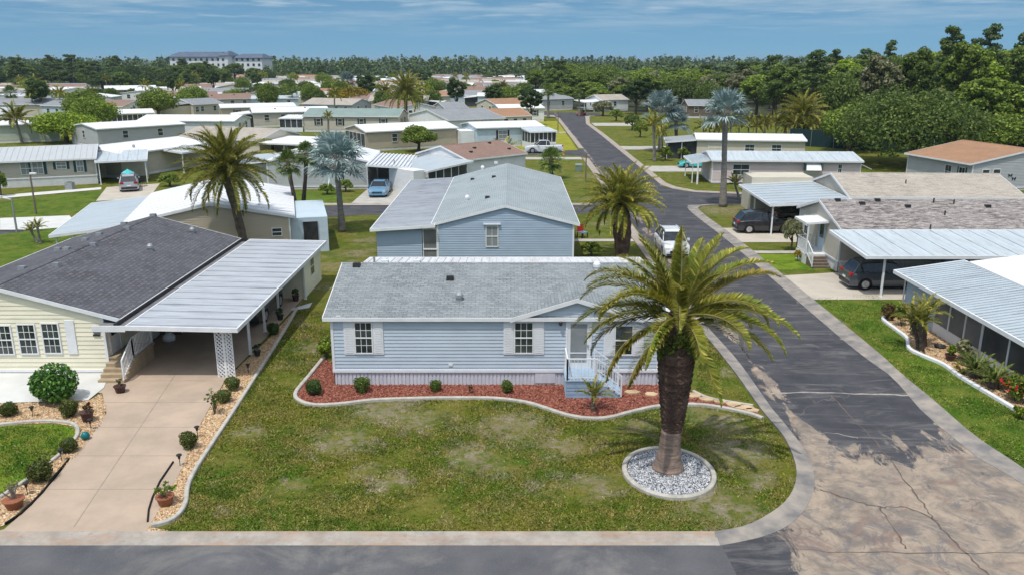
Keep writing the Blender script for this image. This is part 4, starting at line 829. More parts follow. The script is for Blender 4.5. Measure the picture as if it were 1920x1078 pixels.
# ---- tan roofed house behind it
h = House('long mobile home with light tan shingle roof behind the mottled brown roof', (26.6, 64.3, 0), R(-2), 13.4, 8.6, hw=2.9, rise=1.15, wall='greige', roof='sh_tan', skm='skirtw', sk=.6, oe=.4)
h.lean(-6.6, -1.8, -.2, 8.6, 2.45, 2.75, '+x', 'rf_blue', ribs=1.2, posts=[(-6.3, -1.5), (-6.3, 4), (-1, -1.6)]); h.box('shed', 'beige', -5.5, 8.65, 0, -.1, 12, 3.1); h.vent(5.2, 2.2, 'pipe', 'dark')
# ---- pink house
h = House('pink-walled mobile home with curved white metal roof beside the tall silver palm', (21.9, 90.0, 0), R(-4), 15.8, 7.2, hw=2.65, rise=.55, wall='pink', roof='rf_blue_y', skm='pink', sk=.2, oe=.35, ribs=1.2)
h.win('S', 3.1, 1.6, 1.7, 1.1, grid=(2, 2)); h.win('S', 10.6, 1.75, 1.3, 1.0, glass='white'); h.win('S', 13.6, 1.8, .35, .9); h.win('E', 2.6, 1.6, 1.0, 1.2)
q = MB(); q.slab([(10.4-.6, -.75, 1.7), (11.9-.3, -.75, 1.7), (11.9-.3, -.06, 2.35), (10.4-.6, -.06, 2.35)], .05); q.build('awning', M['white'], h.r)
for k in (0, 1): h.box('awning_stripe', 'shut_green', 9.75+k*1.75, -.8, 1.66, 9.85+k*1.75, -.06, 2.38)
q = MB(); q.slab([(15.9, .6, 2.3), (17.2, .6, 1.7), (17.2, 5, 1.7), (15.9, 5, 2.3)], .05); q.build('awning', M['white'], h.r)
h.lean(-2.2, .6, -.1, 7, 2.25, 2.6, '+x', 'rf_blue_y', ribs=.3, posts=[(-2, .8), (-2, 6.5)], name='striped_awning')
# ---- cream house behind with striped porch roof
h = House('cream mobile home with white roof and dark striped porch roof behind the pink house', (25.2, 113.0, 0), R(-8), 14.2, 7.2, hw=2.7, rise=.5, wall='beige', roof='rf_white', skm='beige', sk=.2, oe=.3, near=False, ribs=1.2)
h.lean(-4.2, 0, -.1, 7, 2.3, 2.65, '+x', 'rf_grey', ribs=.35, posts=[(-4, .2), (-2, .2)], name='striped_porch_roof'); h.box('screen_panel', 'screen', -3.8, .5, 0, -.05, 6.8, 2.25); h.win('S', 2.4, 1.6, 1.6, 1.0, glass='beige'); h.win('S', 7, 1.6, 1.2, .9); h.win('S', 10.5, 1.6, 1.2, .9)
# ---- rust roof far right
h = House('pale grey house with rust-orange shingle roof under the big oak at far right', (47.2, 84.3, 0), R(12), 14, 10, hw=2.95, rise=1.25, ridge='Y', wall='grey', roof='sh_rust', skm='white_w', sk=.3, oe=.45)
for i in range(4): h.vent(8.3+.5*i, 6.5-1.6*i, 'box', 'dark')
h.win('S', 1.6, 1.8, .8, .9, grid=None); h.win('S', 2.9, 1.8, .8, .9, grid=None); h.win('W', 8.6, 1.7, .8, 1.3, sh='shut_green', shw=.2); h.win('W', 6.6, 1.7, .9, 1.3)
q = MB()
for bx_, bz_ in ((4.6, 1.6), (5.1, 1.25)):
    for sg in (-1, 1): q.add([(bx_, -.04, bz_), (bx_+sg*.22, -.06, bz_+.2), (bx_+sg*.26, -.05, bz_-.02), (bx_+sg*.12, -.05, bz_-.18)], [(0, 1, 2, 3)] if sg > 0 else [(3, 2, 1, 0)])
q.build('butterfly_ornament', M['dark'], h.r); h.box('porch_recess', 'wood', 7.2, -.3, 0, 11, .02, 2.7); rail(h.r, [(7.2, -1.4, .6), (12, -1.4, .6)]); h.box('deck', 'wood', 7.2, -1.5, 0, 12, -.31, .58)
# ---------------- houses left and beyond, measured by their front eave corners
def hx(label, pL, pR, hw, Wd, ridge='X', rise=None, flip=False, LL=None, **k):
    a = G(*pL, hw); b = G(*pR, hw); d = b-a; oh = k.get('oh', .15); oe = k.get('oe', .25); rz = math.atan2(d.y, d.x); u = Vector((math.cos(rz), math.sin(rz), 0)); n = Vector((-u.y, u.x, 0))
    (o1, o2) = (oh, oe) if ridge == 'X' else (oe, oh); a = a+u*o1+n*o2; Lg = LL or d.length-2*o1
    return House(label, (a.x, a.y, 0), rz, Lg, Wd, hw=hw, rise=rise if rise is not None else (.55 if k.get('roof', '').startswith('rf') else 1.1), ridge=ridge, **k)
h = hx('greige mobile home with grey standing-seam roof and dark green shutters at the far left', (-150, 309), (180, 296), 2.9, 8, wall='greige', roof='rf_grey', ribs=.6, rise=1.0, sk=.95, oe=.4)
Lf = h.L; h.win('S', Lf-5.6, 2.0, .95, 1.25, sh='shut_green', shw=.3, grid=(2, 2), glass='glass_pale'); h.win('S', Lf-6.7, 2.0, .95, 1.25, grid=(2, 2), glass='glass_pale'); h.win('S', Lf-3.35, 2.15, .9, .65, sh='shut_green', shw=.26, glass='glass_pale'); h.win('S', Lf-1.55, 2.0, .6, 1.1, sh='shut_green', shw=.26, glass='glass_pale')
h.lean(Lf+.05, -1.2, Lf+5.2, 5.5, 2.55, 3.0, '+y', 'rf_blue_y', ribs=1., posts=[(Lf+.35, -1), (Lf+5.0, -1), (Lf+5.0, 2.5)], name='porch_roof'); h.box('back_wall', 'beige', Lf+.05, 5.0, 0, Lf+5.1, 5.3, 2.9); h.box('door', 'wood', Lf+1.8, 4.9, .0, Lf+2.6, 4.99, 2.1)
h = hx('mobile home with broad white roof right behind the greige porch at far left', (228, 290), (395, 268), 2.8, 10, wall='greige', roof='rf_white', sk=.3, near=False, oe=.4)
h.lean(6.2, -3.2, 13, -.3, 2.45, 2.7, '+y', 'rf_car_y', ribs=.4, posts=[(6.4, -3), (12.8, -3)]); h.vent(4, 2, 'cap', 'steel')
h = hx('tan mobile home with white metal roof and pale blue carport behind the charcoal roof', (228, 420), (552, 405), 2.8, 13, ridge='Y', wall='tan', roof='rf_white', sk=.5, oe=.35, rise=1.05, ribs=1.2)
PL = h.L; PR = h
h.lean(-4.6, -.6, -.2, 12, 2.35, 2.75, '+x', 'rf_blue', ribs=.0, posts=[(-4.3, -.3), (-4.3, 4), (-4.3, 8), (-4.3, 11.5)]); h.box('back_room', 'pale_blue', PL+.05, .6, 0, PL+2.6, 8, 2.5); h.box('rear_door', 'dark', PL+.9, .52, .1, PL+1.9, .59, 2.2); h.win('S', PL-.9, 1.7, .6, .5, grid=None)
h = hx('small white-walled home with flat pale roof and round porch behind the twin palms', (505, 300), (600, 300), 2.9, 9, ridge='Y', wall='grey', roof='rf_white', sk=.3, near=False, rise=1.2, LL=8.2)
h.lean(-4.5, 0, -.1, 9, 2.4, 2.8, '+x', 'rf_blue', ribs=0); h.box('garage_wall', 'grey', -4.2, .3, 0, -.05, 8.7, 2.38)
h = House('pale grey mobile home with striped carport over the light blue sedan', (-25.6, 86, 0), R(2), 10.4, 9.5, hw=2.95, rise=1.2, ridge='Y', wall='grey', roof='rf_white', sk=.3)
h.lean(10.6, -2, 15, 8.5, 2.5, 2.8, '-x', 'rf_car_y', ribs=0, posts=[(14.8, -1.8), (14.8, 3)]) ; q = MB()
for i in range(11): q.box(10.7+i*.4, -1.98, 2.83-.027*i*.4*2.5+.0, 10.82+i*.4, 8.4, 2.92-.027*i)
q.build('roof_rib', M['white'], h.r); h.box('back_wall', 'grey', 10.5, 7.6, 0, 14.9, 7.8, 2.4); h.win('S', 7.6, 1.6, .8, 1.2)
h = hx('white house with brown shingle roof and screened lanai beyond the second blue house', (876, 300), (1004, 286), 2.9, 8.5, wall='white_w', roof='sh_brown', sk=.3, LL=8.8)
for q_ in ((2, 1.6), (3.4, 2.6), (6.6, 3.6), (5.2, 6), (7.6, 1.4)): h.vent(q_[0], q_[1], 'box', 'dark')
h.lean(-6.2, -1.2, -.2, 6.0, 2.35, 2.85, '+x', 'rf_blue', ribs=0, name='lanai_roof', posts=[(-.9, -1.1)]); h.screen(None, (-6.0, -.9), (-2.0, -1.0), 0, 2.3, 4, mat='screen', zt2=2.55); h.box('shed', 'white_w', -7.6, -.6, 0, -6.1, 3.6, 2.4)
h = hx('pale blue home with white roof and glassed sun room beside the white pickup', (893, 241), (1000, 238), 3.0, 8.6, wall='pale_blue', roof='rf_white', sk=.4, near=False, LL=11)
h.win('S', 4.2, 1.9, 1.4, 1.2, sh='shut_dark', shw=.3, glass='glass_pale'); h.win('W', 2.6, 1.9, .8, 1.1); h.win('W', 5.4, 1.9, .8, 1.1)
h.lean(7.2, -4.2, 11.6, -.3, 2.55, 2.85, '+y', 'rf_blue_y', ribs=0, name='sun_room_roof'); h.screen(None, (7.3, -4.0), (11.5, -4.0), 0, 2.5, 6, kick=.9); h.screen(None, (7.3, -.35), (7.3, -4.0), 0, 2.5, 3, kick=.9); h.screen(None, (11.5, -4.0), (11.5, -.35), 0, 2.5, 3, kick=.9); h.box('shed', 'white_w', -2.2, 1, 0, -.05, 5, 2.5)
def mid(label, pL, pR, hw, Wd, wins=4, sh=None, gl='glass', **k):
    k.setdefault('near', False); k.setdefault('sk', .4); h = hx(label, pL, pR, hw, Wd, **k)
    for i in range(wins):
        u = h.L*(i+.7)/(wins+.4); h.win('S', u, 1.85, .8, 1.1, sh=sh, shw=.3, grid=None, glass=gl)
    for side in 'EW': h.win(side, h.W*.3, 1.85, .8, 1.1, sh=sh, shw=.3, grid=None); h.win(side, h.W*.7, 1.85, .8, 1.1, sh=sh, shw=.3, grid=None)
    return h
mid('beige home with rust shingle roof in the row behind the pale blue home', (882, 221), (998, 217), 2.9, 9, 6, wall='beige', roof='sh_rust')
mid('white home with white roof behind the rust-roofed beige home', (935, 204), (1022, 203), 2.9, 9, 3, sh='shut_dark', wall='white_w', roof='rf_white')
mid('home with rust roof below the trees, third rust roof up the side street', (930, 197), (1018, 194), 2.9, 9, 0, wall='beige', roof='sh_rust')
mid('grey-white home with grey hip roof at the bend of the side street', (1010, 187), (1076, 185), 3.0, 12, 2, wall='grey', roof='sh_grey')
h = mid('white home with tan roof and open carport at the end of the side street', (1128, 188), (1180, 187), 2.9, 9, 1, wall='white_w', roof='sh_tan'); h.lean(-6, -2, 1.5, 4, 2.5, 2.8, '+y', 'rf_white', ribs=0, posts=[(-5.8, -1.8), (-3, -1.8)])
h = mid('tan home with bright white roof and maroon shutters left of centre', (413, 203), (556, 200), 2.95, 8.5, 3, sh='shut_maroon', wall='tan', roof='rf_white')
h = mid('greige home with grey-green roof and dark shutters in the middle of the village', (566, 218), (748, 219), 2.95, 8.6, 4, sh='shut_dark', wall='greige', roof='sh_green')
h.lean(-4.6, -.4, -.1, 5, 2.5, 2.8, '+y', 'rf_white', ribs=1.2, name='porch_roof'); h.screen(None, (-4.5, -.3), (-.1, -.3), 0, 2.45, 4, kick=.8); h.lean(9, 8.9, 20, 12, 2.7, 2.95, '-y', 'rf_white', ribs=0, name='patio_roof')
h = mid('beige home with white roof and screened front room before the green-grey roof', (645, 240), (690, 249), 2.9, 15, 0, ridge='Y', wall='tan', roof='rf_white', LL=8.6, rise=.7); h.screen(None, (.2, -.1), (8.4, -.1), 0, 2.6, 5, kick=.6)
h = mid('tan home with grey roof and white-roofed open carport left of centre', (330, 258), (440, 262), 2.9, 9.5, 0, wall='beige', roof='sh_tan', LL=13); h.lean(13.2, -.5, 20.5, 6.5, 2.6, 2.9, '+y', 'rf_white', ribs=0, posts=[(20.2, -.3), (17, -.3)]); h.box('back_wall', 'tan', 13.3, 6, 0, 20.2, 6.2, 2.5); h.box('storage_room', 'beige', 20.6, 1, 0, 24, 6, 2.5)
mid('tan shingle-roofed home below the yellow flowering tree', (566, 195), (660, 197), 2.9, 9, 5, wall='grey', roof='sh_tan')
h = mid('beige home with light grey roof and white-framed windows by the yellow lawn', (362, 197), (420, 194), 2.9, 9, 2, wall='greige', roof='sh_grey'); h.lean(-8, 1, -.1, 8, 2.7, 3.3, '+x', 'sh_grey', ribs=0); h.box('front_room', 'greige', -7.8, 1.1, 0, -.05, 7.9, 2.65); h.win('S', 1, 1.8, .8, 1.2)
mid('pale grey gable home with white roof and small dark window left of the yellow lawn', (128, 236), (181, 243), 2.9, 14, 1, ridge='Y', wall='grey', roof='rf_white')
mid('pale green home with white roof at the far left edge behind the bright green tree', (-20, 236), (110, 232), 2.9, 9, 0, wall='pale_green', roof='rf_white')
mid('pale blue two-gabled home with charcoal roof behind the small round tree at left', (75, 198), (150, 200), 3.1, 9, 4, wall='pale_blue', roof='sh_grey', ridge='X')
mid('low home with maroon-brown roof between the small palms at left', (160, 199), (230, 200), 2.9, 9, 2, wall='white_w', roof='sh_brown')
h = mid('screened-front home with long white flat roof left of the beige gabled home', (185, 215), (290, 212), 2.7, 8, 0, wall='beige', roof='rf_white'); h.screen(None, (.2, -.1), (h.L-.2, -.1), 0, 2.5, 10, kick=.4)
mid('white-walled home with grey roof right of the tall date palm', (765, 215), (840, 226), 3.1, 11, 0, ridge='Y', wall='white_w', roof='sh_grey', rise=1.3)
mid('grey home with white dormer panels behind the lone small palm', (835, 205), (880, 204), 3.0, 10, 2, wall='grey', roof='sh_grey')
mid('pale blue-grey home with long blue-grey roof beside the round dark tree', (470, 186), (560, 185), 2.9, 9, 3, wall='pale_blue', roof='rf_blue_y')
mid('long brown-roofed home to the left of the tall date palm', (700, 196), (745, 204), 2.9, 9, 3, wall='white_w', roof='sh_brown')
mid('grey home with dark fibre roof half hidden between the two silver palms', (1290, 198), (1345, 198), 2.9, 7, 2, wall='wood', roof='sh_grey')
# far apartment block
ab = empty('apartment_building', (-225, 560, 0), R(-8), 'long four-storey white apartment block with blue-grey roof on the horizon', 'building')
OCC.append((-205, 570, 60))
for j, (x0, x1, y0, hh) in enumerate(((0, 36, 0, 14.2), (36, 42, -3, 15), (42, 62, 4, 13.5))):
    q = MB(); q.box(x0, y0, 0, x1-.05, y0+16, hh); q.build('wall', M['white_w'], ab)
    q = MB(); q.hexa([(x0-1, y0-1, hh), (x1+1, y0-1, hh), (x1+1, y0+17, hh), (x0-1, y0+17, hh)], [(x0+4, y0+6, hh+3.2-j*.3), (x1-2, y0+6, hh+3.2-j*.3), (x1-2, y0+10, hh+3.2-j*.3), (x0+4, y0+10, hh+3.2-j*.3)]); 
    if 'rfb' not in M: M['rfb'] = PM('roof_slate_blue', (.10, .13, .19), (.08, .10, .15), sc=.3)
    q.build('roof', M['rfb'], ab)
    n_ = int((x1-x0)/4)
    for i in range(n_):
        for fl in range(4):
            u = x0+2+i*(x1-x0-1)/n_; z = 1.8+fl*3.3; q = MB(); q.box(u, y0-.15, z, u+1.5, y0-.02, z+1.6); q.build('window', M['glass'], ab)
# ---------------------------------------------------------------- vehicles
def loft(mb, secs, mi=0, close=True):
    n = len(secs[0]); vs = [q for s_ in secs for q in s_]; fs = []
    for i in range(len(secs)-1):
        for j in range(n if close else n-1): fs.append((i*n+j, i*n+(j+1) % n, (i+1)*n+(j+1) % n, (i+1)*n+j))
    fs += [tuple(range(n))[::-1], tuple((len(secs)-1)*n+j for j in range(n))]; mb.add(vs, fs, mi)
def car(label, cat, loc, rz, kind, paint, group=None, plate=True):
    r = empty('parked_'+{'suv': 'suv', 'sedan': 'car', 'sports': 'sports_car', 'pickup': 'pickup_truck'}[kind], loc, rz, label, cat, group)
    K = {'suv': dict(L=4.6, W=.93, top=[(-2.3, .62), (-2.25, 1.0), (-1.2, 1.06), (.6, 1.04), (1.1, 1.02), (1.9, .92), (2.22, .74), (2.3, .5)], roof=[(-2.12, 1.05), (-1.72, 1.56), (-1.0, 1.66), (.1, 1.64), (.45, 1.55), (1.18, 1.03)], wr=.36),
         'sedan': dict(L=4.8, W=.92, top=[(-2.4, .55), (-2.36, .9), (-1.6, .96), (.6, .93), (1.1, .92), (2.0, .80), (2.33, .65), (2.4, .45)], roof=[(-1.75, .95), (-1.05, 1.36), (-.5, 1.43), (.1, 1.42), (.4, 1.36), (1.2, .92)], wr=.32),
         'sports': dict(L=4.4, W=.93, top=[(-2.2, .6), (-2.15, .88), (-1.4, .92), (.4, .84), (.9, .82), (1.7, .72), (2.1, .55), (2.2, .4)], roof=[(-1.3, .9), (-.75, 1.2), (-.3, 1.27), (.0, 1.26), (.2, 1.22), (.95, .82)], wr=.34),
         'pickup': dict(L=5.6, W=.98, top=[(-2.8, .9), (-2.78, 1.12), (-.9, 1.12), (.8, 1.12), (1.4, 1.1), (2.5, 1.02), (2.75, .8), (2.8, .5)], roof=[(-.95, 1.13), (-.82, 1.72), (-.3, 1.8), (.5, 1.79), (.7, 1.72), (1.35, 1.12)], wr=.39)}[kind]
    xw = K['L']*.3; Wd = K['W']; zb = .24
    xs_ = sorted(set([a for a, _ in K['top']]+[-xw-.45, -xw-.3, -xw, -xw+.3, -xw+.45, xw-.45, xw-.3, xw, xw+.3, xw+.45])); tx = np.array([a for a, _ in K['top']]); tz = np.array([b for _, b in K['top']])
    secs = []
    for x in xs_:
        zt = float(np.interp(x, tx, tz)); e = 1-max(0, (abs(x)-K['L']/2+.5)/.5)**2*.14; w = Wd*e; lift = 0
        for c in (-xw, xw):
            if abs(x-c) < K['wr']+.08: lift = max(lift, math.sqrt(max(0, (K['wr']+.08)**2-(x-c)**2))+K['wr']-zb)
        zl = zb+lift; zc = min(zt-.08, max(zl+.02, .62))
        half = [(w*.8, zb), (w*.97, min(zl, zt-.1)), (w, zc), (w*.985, zt-.07), (w*.9, zt), (w*.5, zt+.025)]
        secs.append([(x, y, z) for y, z in half]+[(x, -y, z) for y, z in half[::-1]])
    b = MB(); loft(b, secs); b.build('body', M[paint], r, smooth=False, bevel=.02)
    rx = K['roof']; g = MB(); secs = []; base = float(np.interp(0, tx, tz)); hi = max(z for _, z in rx)
    for x, z in rx:
        t = (z-base)/(hi-base); w0 = Wd*.9; w1 = Wd*(.9-.2*max(0, t)); zb_ = float(np.interp(x, tx, tz))-.03
        secs.append([(x, w0, zb_), (x, w1, max(z-.05, zb_+.01)), (x, w1-.06, max(z-.01, zb_+.02)), (x, -w1+.06, max(z-.01, zb_+.02)), (x, -w1, max(z-.05, zb_+.01)), (x, -w0, zb_)])
    loft(g, secs); g.build('windows', M['carglass'], r)
    t_ = MB(); mid_ = rx[1:-1]; w = Wd*.7; sec = [[(x, w*.97, z-.045), (x, w*.8, z+.012), (x, -w*.8, z+.012), (x, -w*.97, z-.045)] for x, z in mid_]
    loft(t_, sec)
    for sg in (-1, 1):
        for (x0, z0), (x1, z1) in ((rx[0], rx[1]), (rx[-2], rx[-1])): t_.bar((x0, sg*Wd*.875, float(np.interp(x0, tx, tz))-.02), (x1, sg*Wd*(.72 if z1 > z0 else .875), z1-.03), .05, .07) if z1 > z0 else t_.bar((x0, sg*Wd*.72, z0-.04), (x1, sg*Wd*.875, z1-.02), .05, .06)
        xm = -.35; t_.bar((xm, sg*Wd*.905, base-.03), (xm-.03, sg*Wd*.725, hi-.06), .06, .05)
        t_.box(.75, sg*Wd, base-.02, .95, sg*(Wd+.16), base+.12)
    if kind == 'suv':
        for sg in (-1, 1): t_.bar((-1.6, sg*Wd*.62, hi-.02), (.2, sg*Wd*.62, hi+.05), .035, .035)
    t_.build('roof', M[paint], r)
    if kind == 'pickup': q = MB(); q.box(-2.68, -.8, 1.126, -1.0, .8, 1.135); q.build('cargo_bed', M['dark'], r)
    for x in (-xw, xw):
        for sg in (-1, 1):
            q = MB(); wr = K['wr']; q.M = Matrix.Translation((x, sg*(Wd-.12), wr)) @ Matrix.Rotation(PI/2, 4, 'X'); q.lathe([(wr*.6, -.11), (wr*.93, -.115), (wr, -.08), (wr, .08), (wr*.93, .115), (wr*.6, .11)], 20); wo_ = q.build('wheel', M['black'], r)
            q = MB(); q.M = Matrix.Translation((x, sg*(Wd-.12), wr)) @ Matrix.Rotation(-sg*-PI/2 if False else PI/2*(1 if sg < 0 else -1), 4, 'X'); q.lathe([(wr*.64, .09), (wr*.64, .118)], 16)
            for i in range(5): a = i*2*PI/5; q.bar((0, 0, .125), (math.cos(a)*wr*.6, math.sin(a)*wr*.6, .122), .06, .02)
            q.build('rim', M['rim'], wo_)
    ze = float(np.interp(K['L']/2-.1, tx, tz)); zr_ = float(np.interp(-K['L']/2+.06, tx, tz))
    for sg in (-1, 1):
        q = MB(); q.box(K['L']/2-.22, sg*Wd*.55, ze-.14, K['L']/2-.05, sg*Wd*.86, ze+.0); q.build('headlight', M['lamp_glass'], r, bevel=.02)
        q = MB(); q.box(-K['L']/2-.015, sg*Wd*.52, zr_-.16, -K['L']/2+.2, sg*Wd*.9, zr_+.02); q.build('tail_light', M['red_lamp'], r, bevel=.02)
    q = MB(); q.box(K['L']/2-.08, -.5, .38, K['L']/2+.0, .5, .58); q.build('grille', M['dark'], r)
    q = MB(); q.box(-K['L']/2-.03, -.75, .32, -K['L']/2+.1, .75, .52); q.box(K['L']/2-.1, -.75, .26, K['L']/2+.03, .75, .37); q.build('bumper', M['dark'] if kind == 'suv' else M[paint], r)
    q = MB(); q.box(-K['L']/2-.04, -.2, .6, -K['L']/2-.025, .2, .72); q.build('licence_plate', M['white'], r)
    return r
car('slate grey SUV backed out of the shade of the pale metal carport on the right', 'suv', (22.35, 47.9, .03), 0, 'suv', 'p_slate')
car('glossy black SUV on the driveway before the tan shingle roof', 'suv', (20.0, 64.2, .03), 0, 'suv', 'p_black')
car('black car deep under the pale blue carport beside the black SUV', 'car', (24.4, 68.3, .03), R(4), 'sedan', 'p_black')
car('turquoise sports car nosing out beside the pink house', 'sports car', (23.2, 104.2, .03), PI, 'sports', 'p_teal')
car('silver-grey SUV seen from behind at the far left porch', 'suv', (-40.3, 86.2, .03), PI/2+R(24), 'suv', 'p_silver')
car('light blue sedan facing out of the striped carport', 'sedan', (-13.4, 82.9, .03), -PI/2+R(2), 'sedan', 'p_blue')
car('black SUV parked under the long left carport behind the posts', 'suv', (-13.75, 42.3, .03), PI/2, 'suv', 'p_black')
car('white car parked on the side street, half hidden by the big palm', 'car', (11.35, 57.2, .005), -PI/2, 'suv', 'p_white')
car('white pickup truck beside the glassed sun room', 'pickup', (4.6, 121.2, .005), PI+R(3), 'pickup', 'p_white')
car('dark car under the white-roofed carport left of centre', 'car', (-44.5, 124, .0), R(90), 'suv', 'p_dkblue')
g = empty('golf_cart', (16.6, 201.5, .01), R(200), 'red golf cart with white roof at the end of the side street', 'golf cart')
q = MB(); q.hexa([(-1.1, -.55, .25), (1.1, -.55, .25), (1.1, .55, .25), (-1.1, .55, .25)], [(-1.05, -.55, .75), (1.0, -.5, .7), (1.0, .5, .7), (-1.05, .55, .75)]); q.build('body', M['p_red'], g, bevel=.04)
q = MB(); q.box(-.6, -.5, .75, -.1, .5, .88); q.box(-.7, -.5, .85, -.58, .5, 1.3); q.build('seat', M['dark'], g)
q = MB(); q.box(-1.0, -.6, 1.85, .85, .6, 1.92); [q.bar((x, y, .7), (x*.9, y, 1.86), .04) for x in (-.95, .85) for y in (-.5, .5)]; q.build('roof', M['white'], g)
for x in (-.75, .75):
    for y in (-.55, .55): q = MB(); q.M = Matrix.Translation((x, y, .25)) @ Matrix.Rotation(PI/2, 4, 'X'); q.lathe([(.22, -.09), (.25, -.06), (.25, .06), (.22, .09)], 14); q.build('wheel', M['black'], g)
# ---------------------------------------------------------------- palms
def frond_np(rs, az, el, Lf, droop, nl=46, lw=.03, ll=.5, curl=0., base=(0, 0, 0), vee=.35, twist=0.):
    """one feather frond: triangles for leaflets, returned with its stem path"""
    n = 14; pts = [np.array(base, float)]; pitch = el; d_az = az; st = Lf/n
    for i in range(n):
        d = np.array([math.cos(pitch)*math.cos(d_az), math.cos(pitch)*math.sin(d_az), math.sin(pitch)]); pts.append(pts[-1]+d*st)
        pitch -= droop/n*(.35+1.5*i/n); d_az += curl/n
    pts = np.array(pts); tri = []
    for k in range(nl):
        t = .1+.9*k/(nl-1); i = min(int(t*n), n-1); f = t*n-i; p = pts[i]*(1-f)+pts[i+1]*f; d = pts[i+1]-pts[i]; d = d/np.linalg.norm(d)
        sd = np.cross(d, [0, 0, 1.]); sd /= (np.linalg.norm(sd)+1e-6); up = np.cross(sd, d)
        l = ll*(math.sin(PI*min(1, .18+.82*t))**.55)*rs.uniform(.85, 1.1)*(1-.35*t)
        for sg in (-1, 1):
            for lay in (0, 1):
                v = vee+(.25 if lay else -.2)+rs.normal(0, .12); dr = sd*sg*math.cos(.75)+d*math.sin(.75); dr = dr*math.cos(v)+up*math.sin(v); dr /= np.linalg.norm(dr)
                tip = p+dr*l+np.array([0, 0, -.10*l*rs.uniform(.3, 1.6)])
                w = np.cross(dr, up if abs(v) < 1.2 else sd); w = w/(np.linalg.norm(w)+1e-6)*lw*rs.uniform(.8, 1.2)
                w = w*.5+d*lw*.8; m_ = p*.45+tip*.55
                tri += [p-w*.6, m_-w, tip, m_+w] if True else []
    return np.array(tri), pts
def palm_crown_mesh(name, seed, n, Lf, el0=-.5, el1=1.45, droop=(.9, 1.5), nl=40, lw=.04, ll=.5, mat='frond', vee=.35):
    rs = np.random.RandomState(seed); V = []; stems = MB()
    for i in range(n):
        t = i/(n-1); el = el0+(el1-el0)*t**.8+rs.normal(0, .06); az = i*2.39996+rs.normal(0, .15)
        b = (.12*math.cos(az), .12*math.sin(az), .15*t); tr, pts = frond_np(rs, az, el, Lf*rs.uniform(.85, 1.08)*(1-.18*max(0, t-.6)), rs.uniform(*droop)*(1-.35*t), nl, lw, ll, rs.normal(0, .25), b, vee)
        V.append(tr); stems.tube([tuple(q) for q in pts[::3]], list(np.linspace(.035, .008, len(pts[::3]))), 4, cap=False)
    me = np_mesh(name, np.concatenate(V), 4, M[mat]); s_ = stems.build('stem', M['rachis']); sm = s_.data; bpy.data.objects.remove(s_); return me, sm
def trunk_mb(path, rad, n=14, rough=.06, seed=0, seg=26):
    rr = random.Random(seed); path = [Vector(p) for p in path]; mb = MB(); P_ = []; Rr = []
    for i in range(seg+1):
        t = i/seg*(len(path)-1); k = min(int(t), len(path)-2); f = t-k; P_.append(path[k].lerp(path[k+1], f)); Rr.append((rad[k]*(1-f)+rad[k+1]*f)*(1+rr.uniform(-rough, rough)))
    mb.tube(P_, Rr, n); 
    for i, v in enumerate(mb.v): mb.v[i] = (v[0]+rr.uniform(-1, 1)*rough*.3, v[1]+rr.uniform(-1, 1)*rough*.3, v[2])
    return mb
def mkpalm(name, label, base, crown, me, sm, mat, trunkpath, rads, group=None, scale=1, rz=0, seed=0):
    r = empty(name, base, 0, label, 'palm tree', group); t = trunk_mb(trunkpath, rads, seed=seed); t.build('trunk', M[mat], r, smooth=True)
    for m_, nm in ((me, 'crown'), (sm, 'stems')):
        if nm == 'stems': o = link('frond_stem', m_, kid)
        else: o = link(nm, m_, r); o.location = crown; o.scale = (scale,)*3; o.rotation_euler = (0, 0, rz); kid = o
    return r
# the big palm in front
pb = G(1252, 880); r = empty('date_palm', (pb.x, pb.y, 0), 0, 'big date palm with swollen dark trunk standing in the round pebble bed', 'palm tree')
t = trunk_mb([(0, 0, 0), (0, 0, .25), (.02, 0, .7), (.05, 0, 1.45)], [.58, .46, .37, .33], 24, .03, 2, 26); t.build('trunk', M['bark_ring'], r, smooth=True)
t = trunk_mb([(.06, 0, 1.35), (.08, 0, 1.75), (.09, 0, 2.4), (.06, 0, 3.3), (.04, 0, 4.2), (.06, 0, 4.9), (.1, 0, 5.5)], [.29, .34, .42, .52, .58, .50, .32], 30, .05, 5, 60)
t.build('boot_sheath', M['boot'], r)
mb = MB(); rr = random.Random(8)     # old leaf bases over the dark part of the trunk
for i in range(430):
    z = 1.55+3.6*(i/430); a = i*2.39996; rd = float(np.interp(z, [1.35, 1.75, 2.4, 3.3, 4.2, 4.9, 5.5], [.29, .34, .42, .52, .58, .50, .32])); c, s_ = math.cos(a), math.sin(a); p = Vector((.07+c*(rd-.03), s_*(rd-.03), z)); o_ = Vector((c*.09, s_*.09, .10+rr.uniform(-.02, .05))); u = Vector((-s_, c, 0))*rr.uniform(.06, .09)
    mb.hexa([p-u, p+u, p+u*.5+o_*.4+Vector((0, 0, -.06)), p-u*.5+o_*.4+Vector((0, 0, -.06))], [p-u*.8+Vector((0, 0, .1)), p+u*.8+Vector((0, 0, .1)), p+u*.45+o_, p-u*.45+o_])
mb.build('leaf_bases', M['boot'], r)
rs = np.random.RandomState(12)
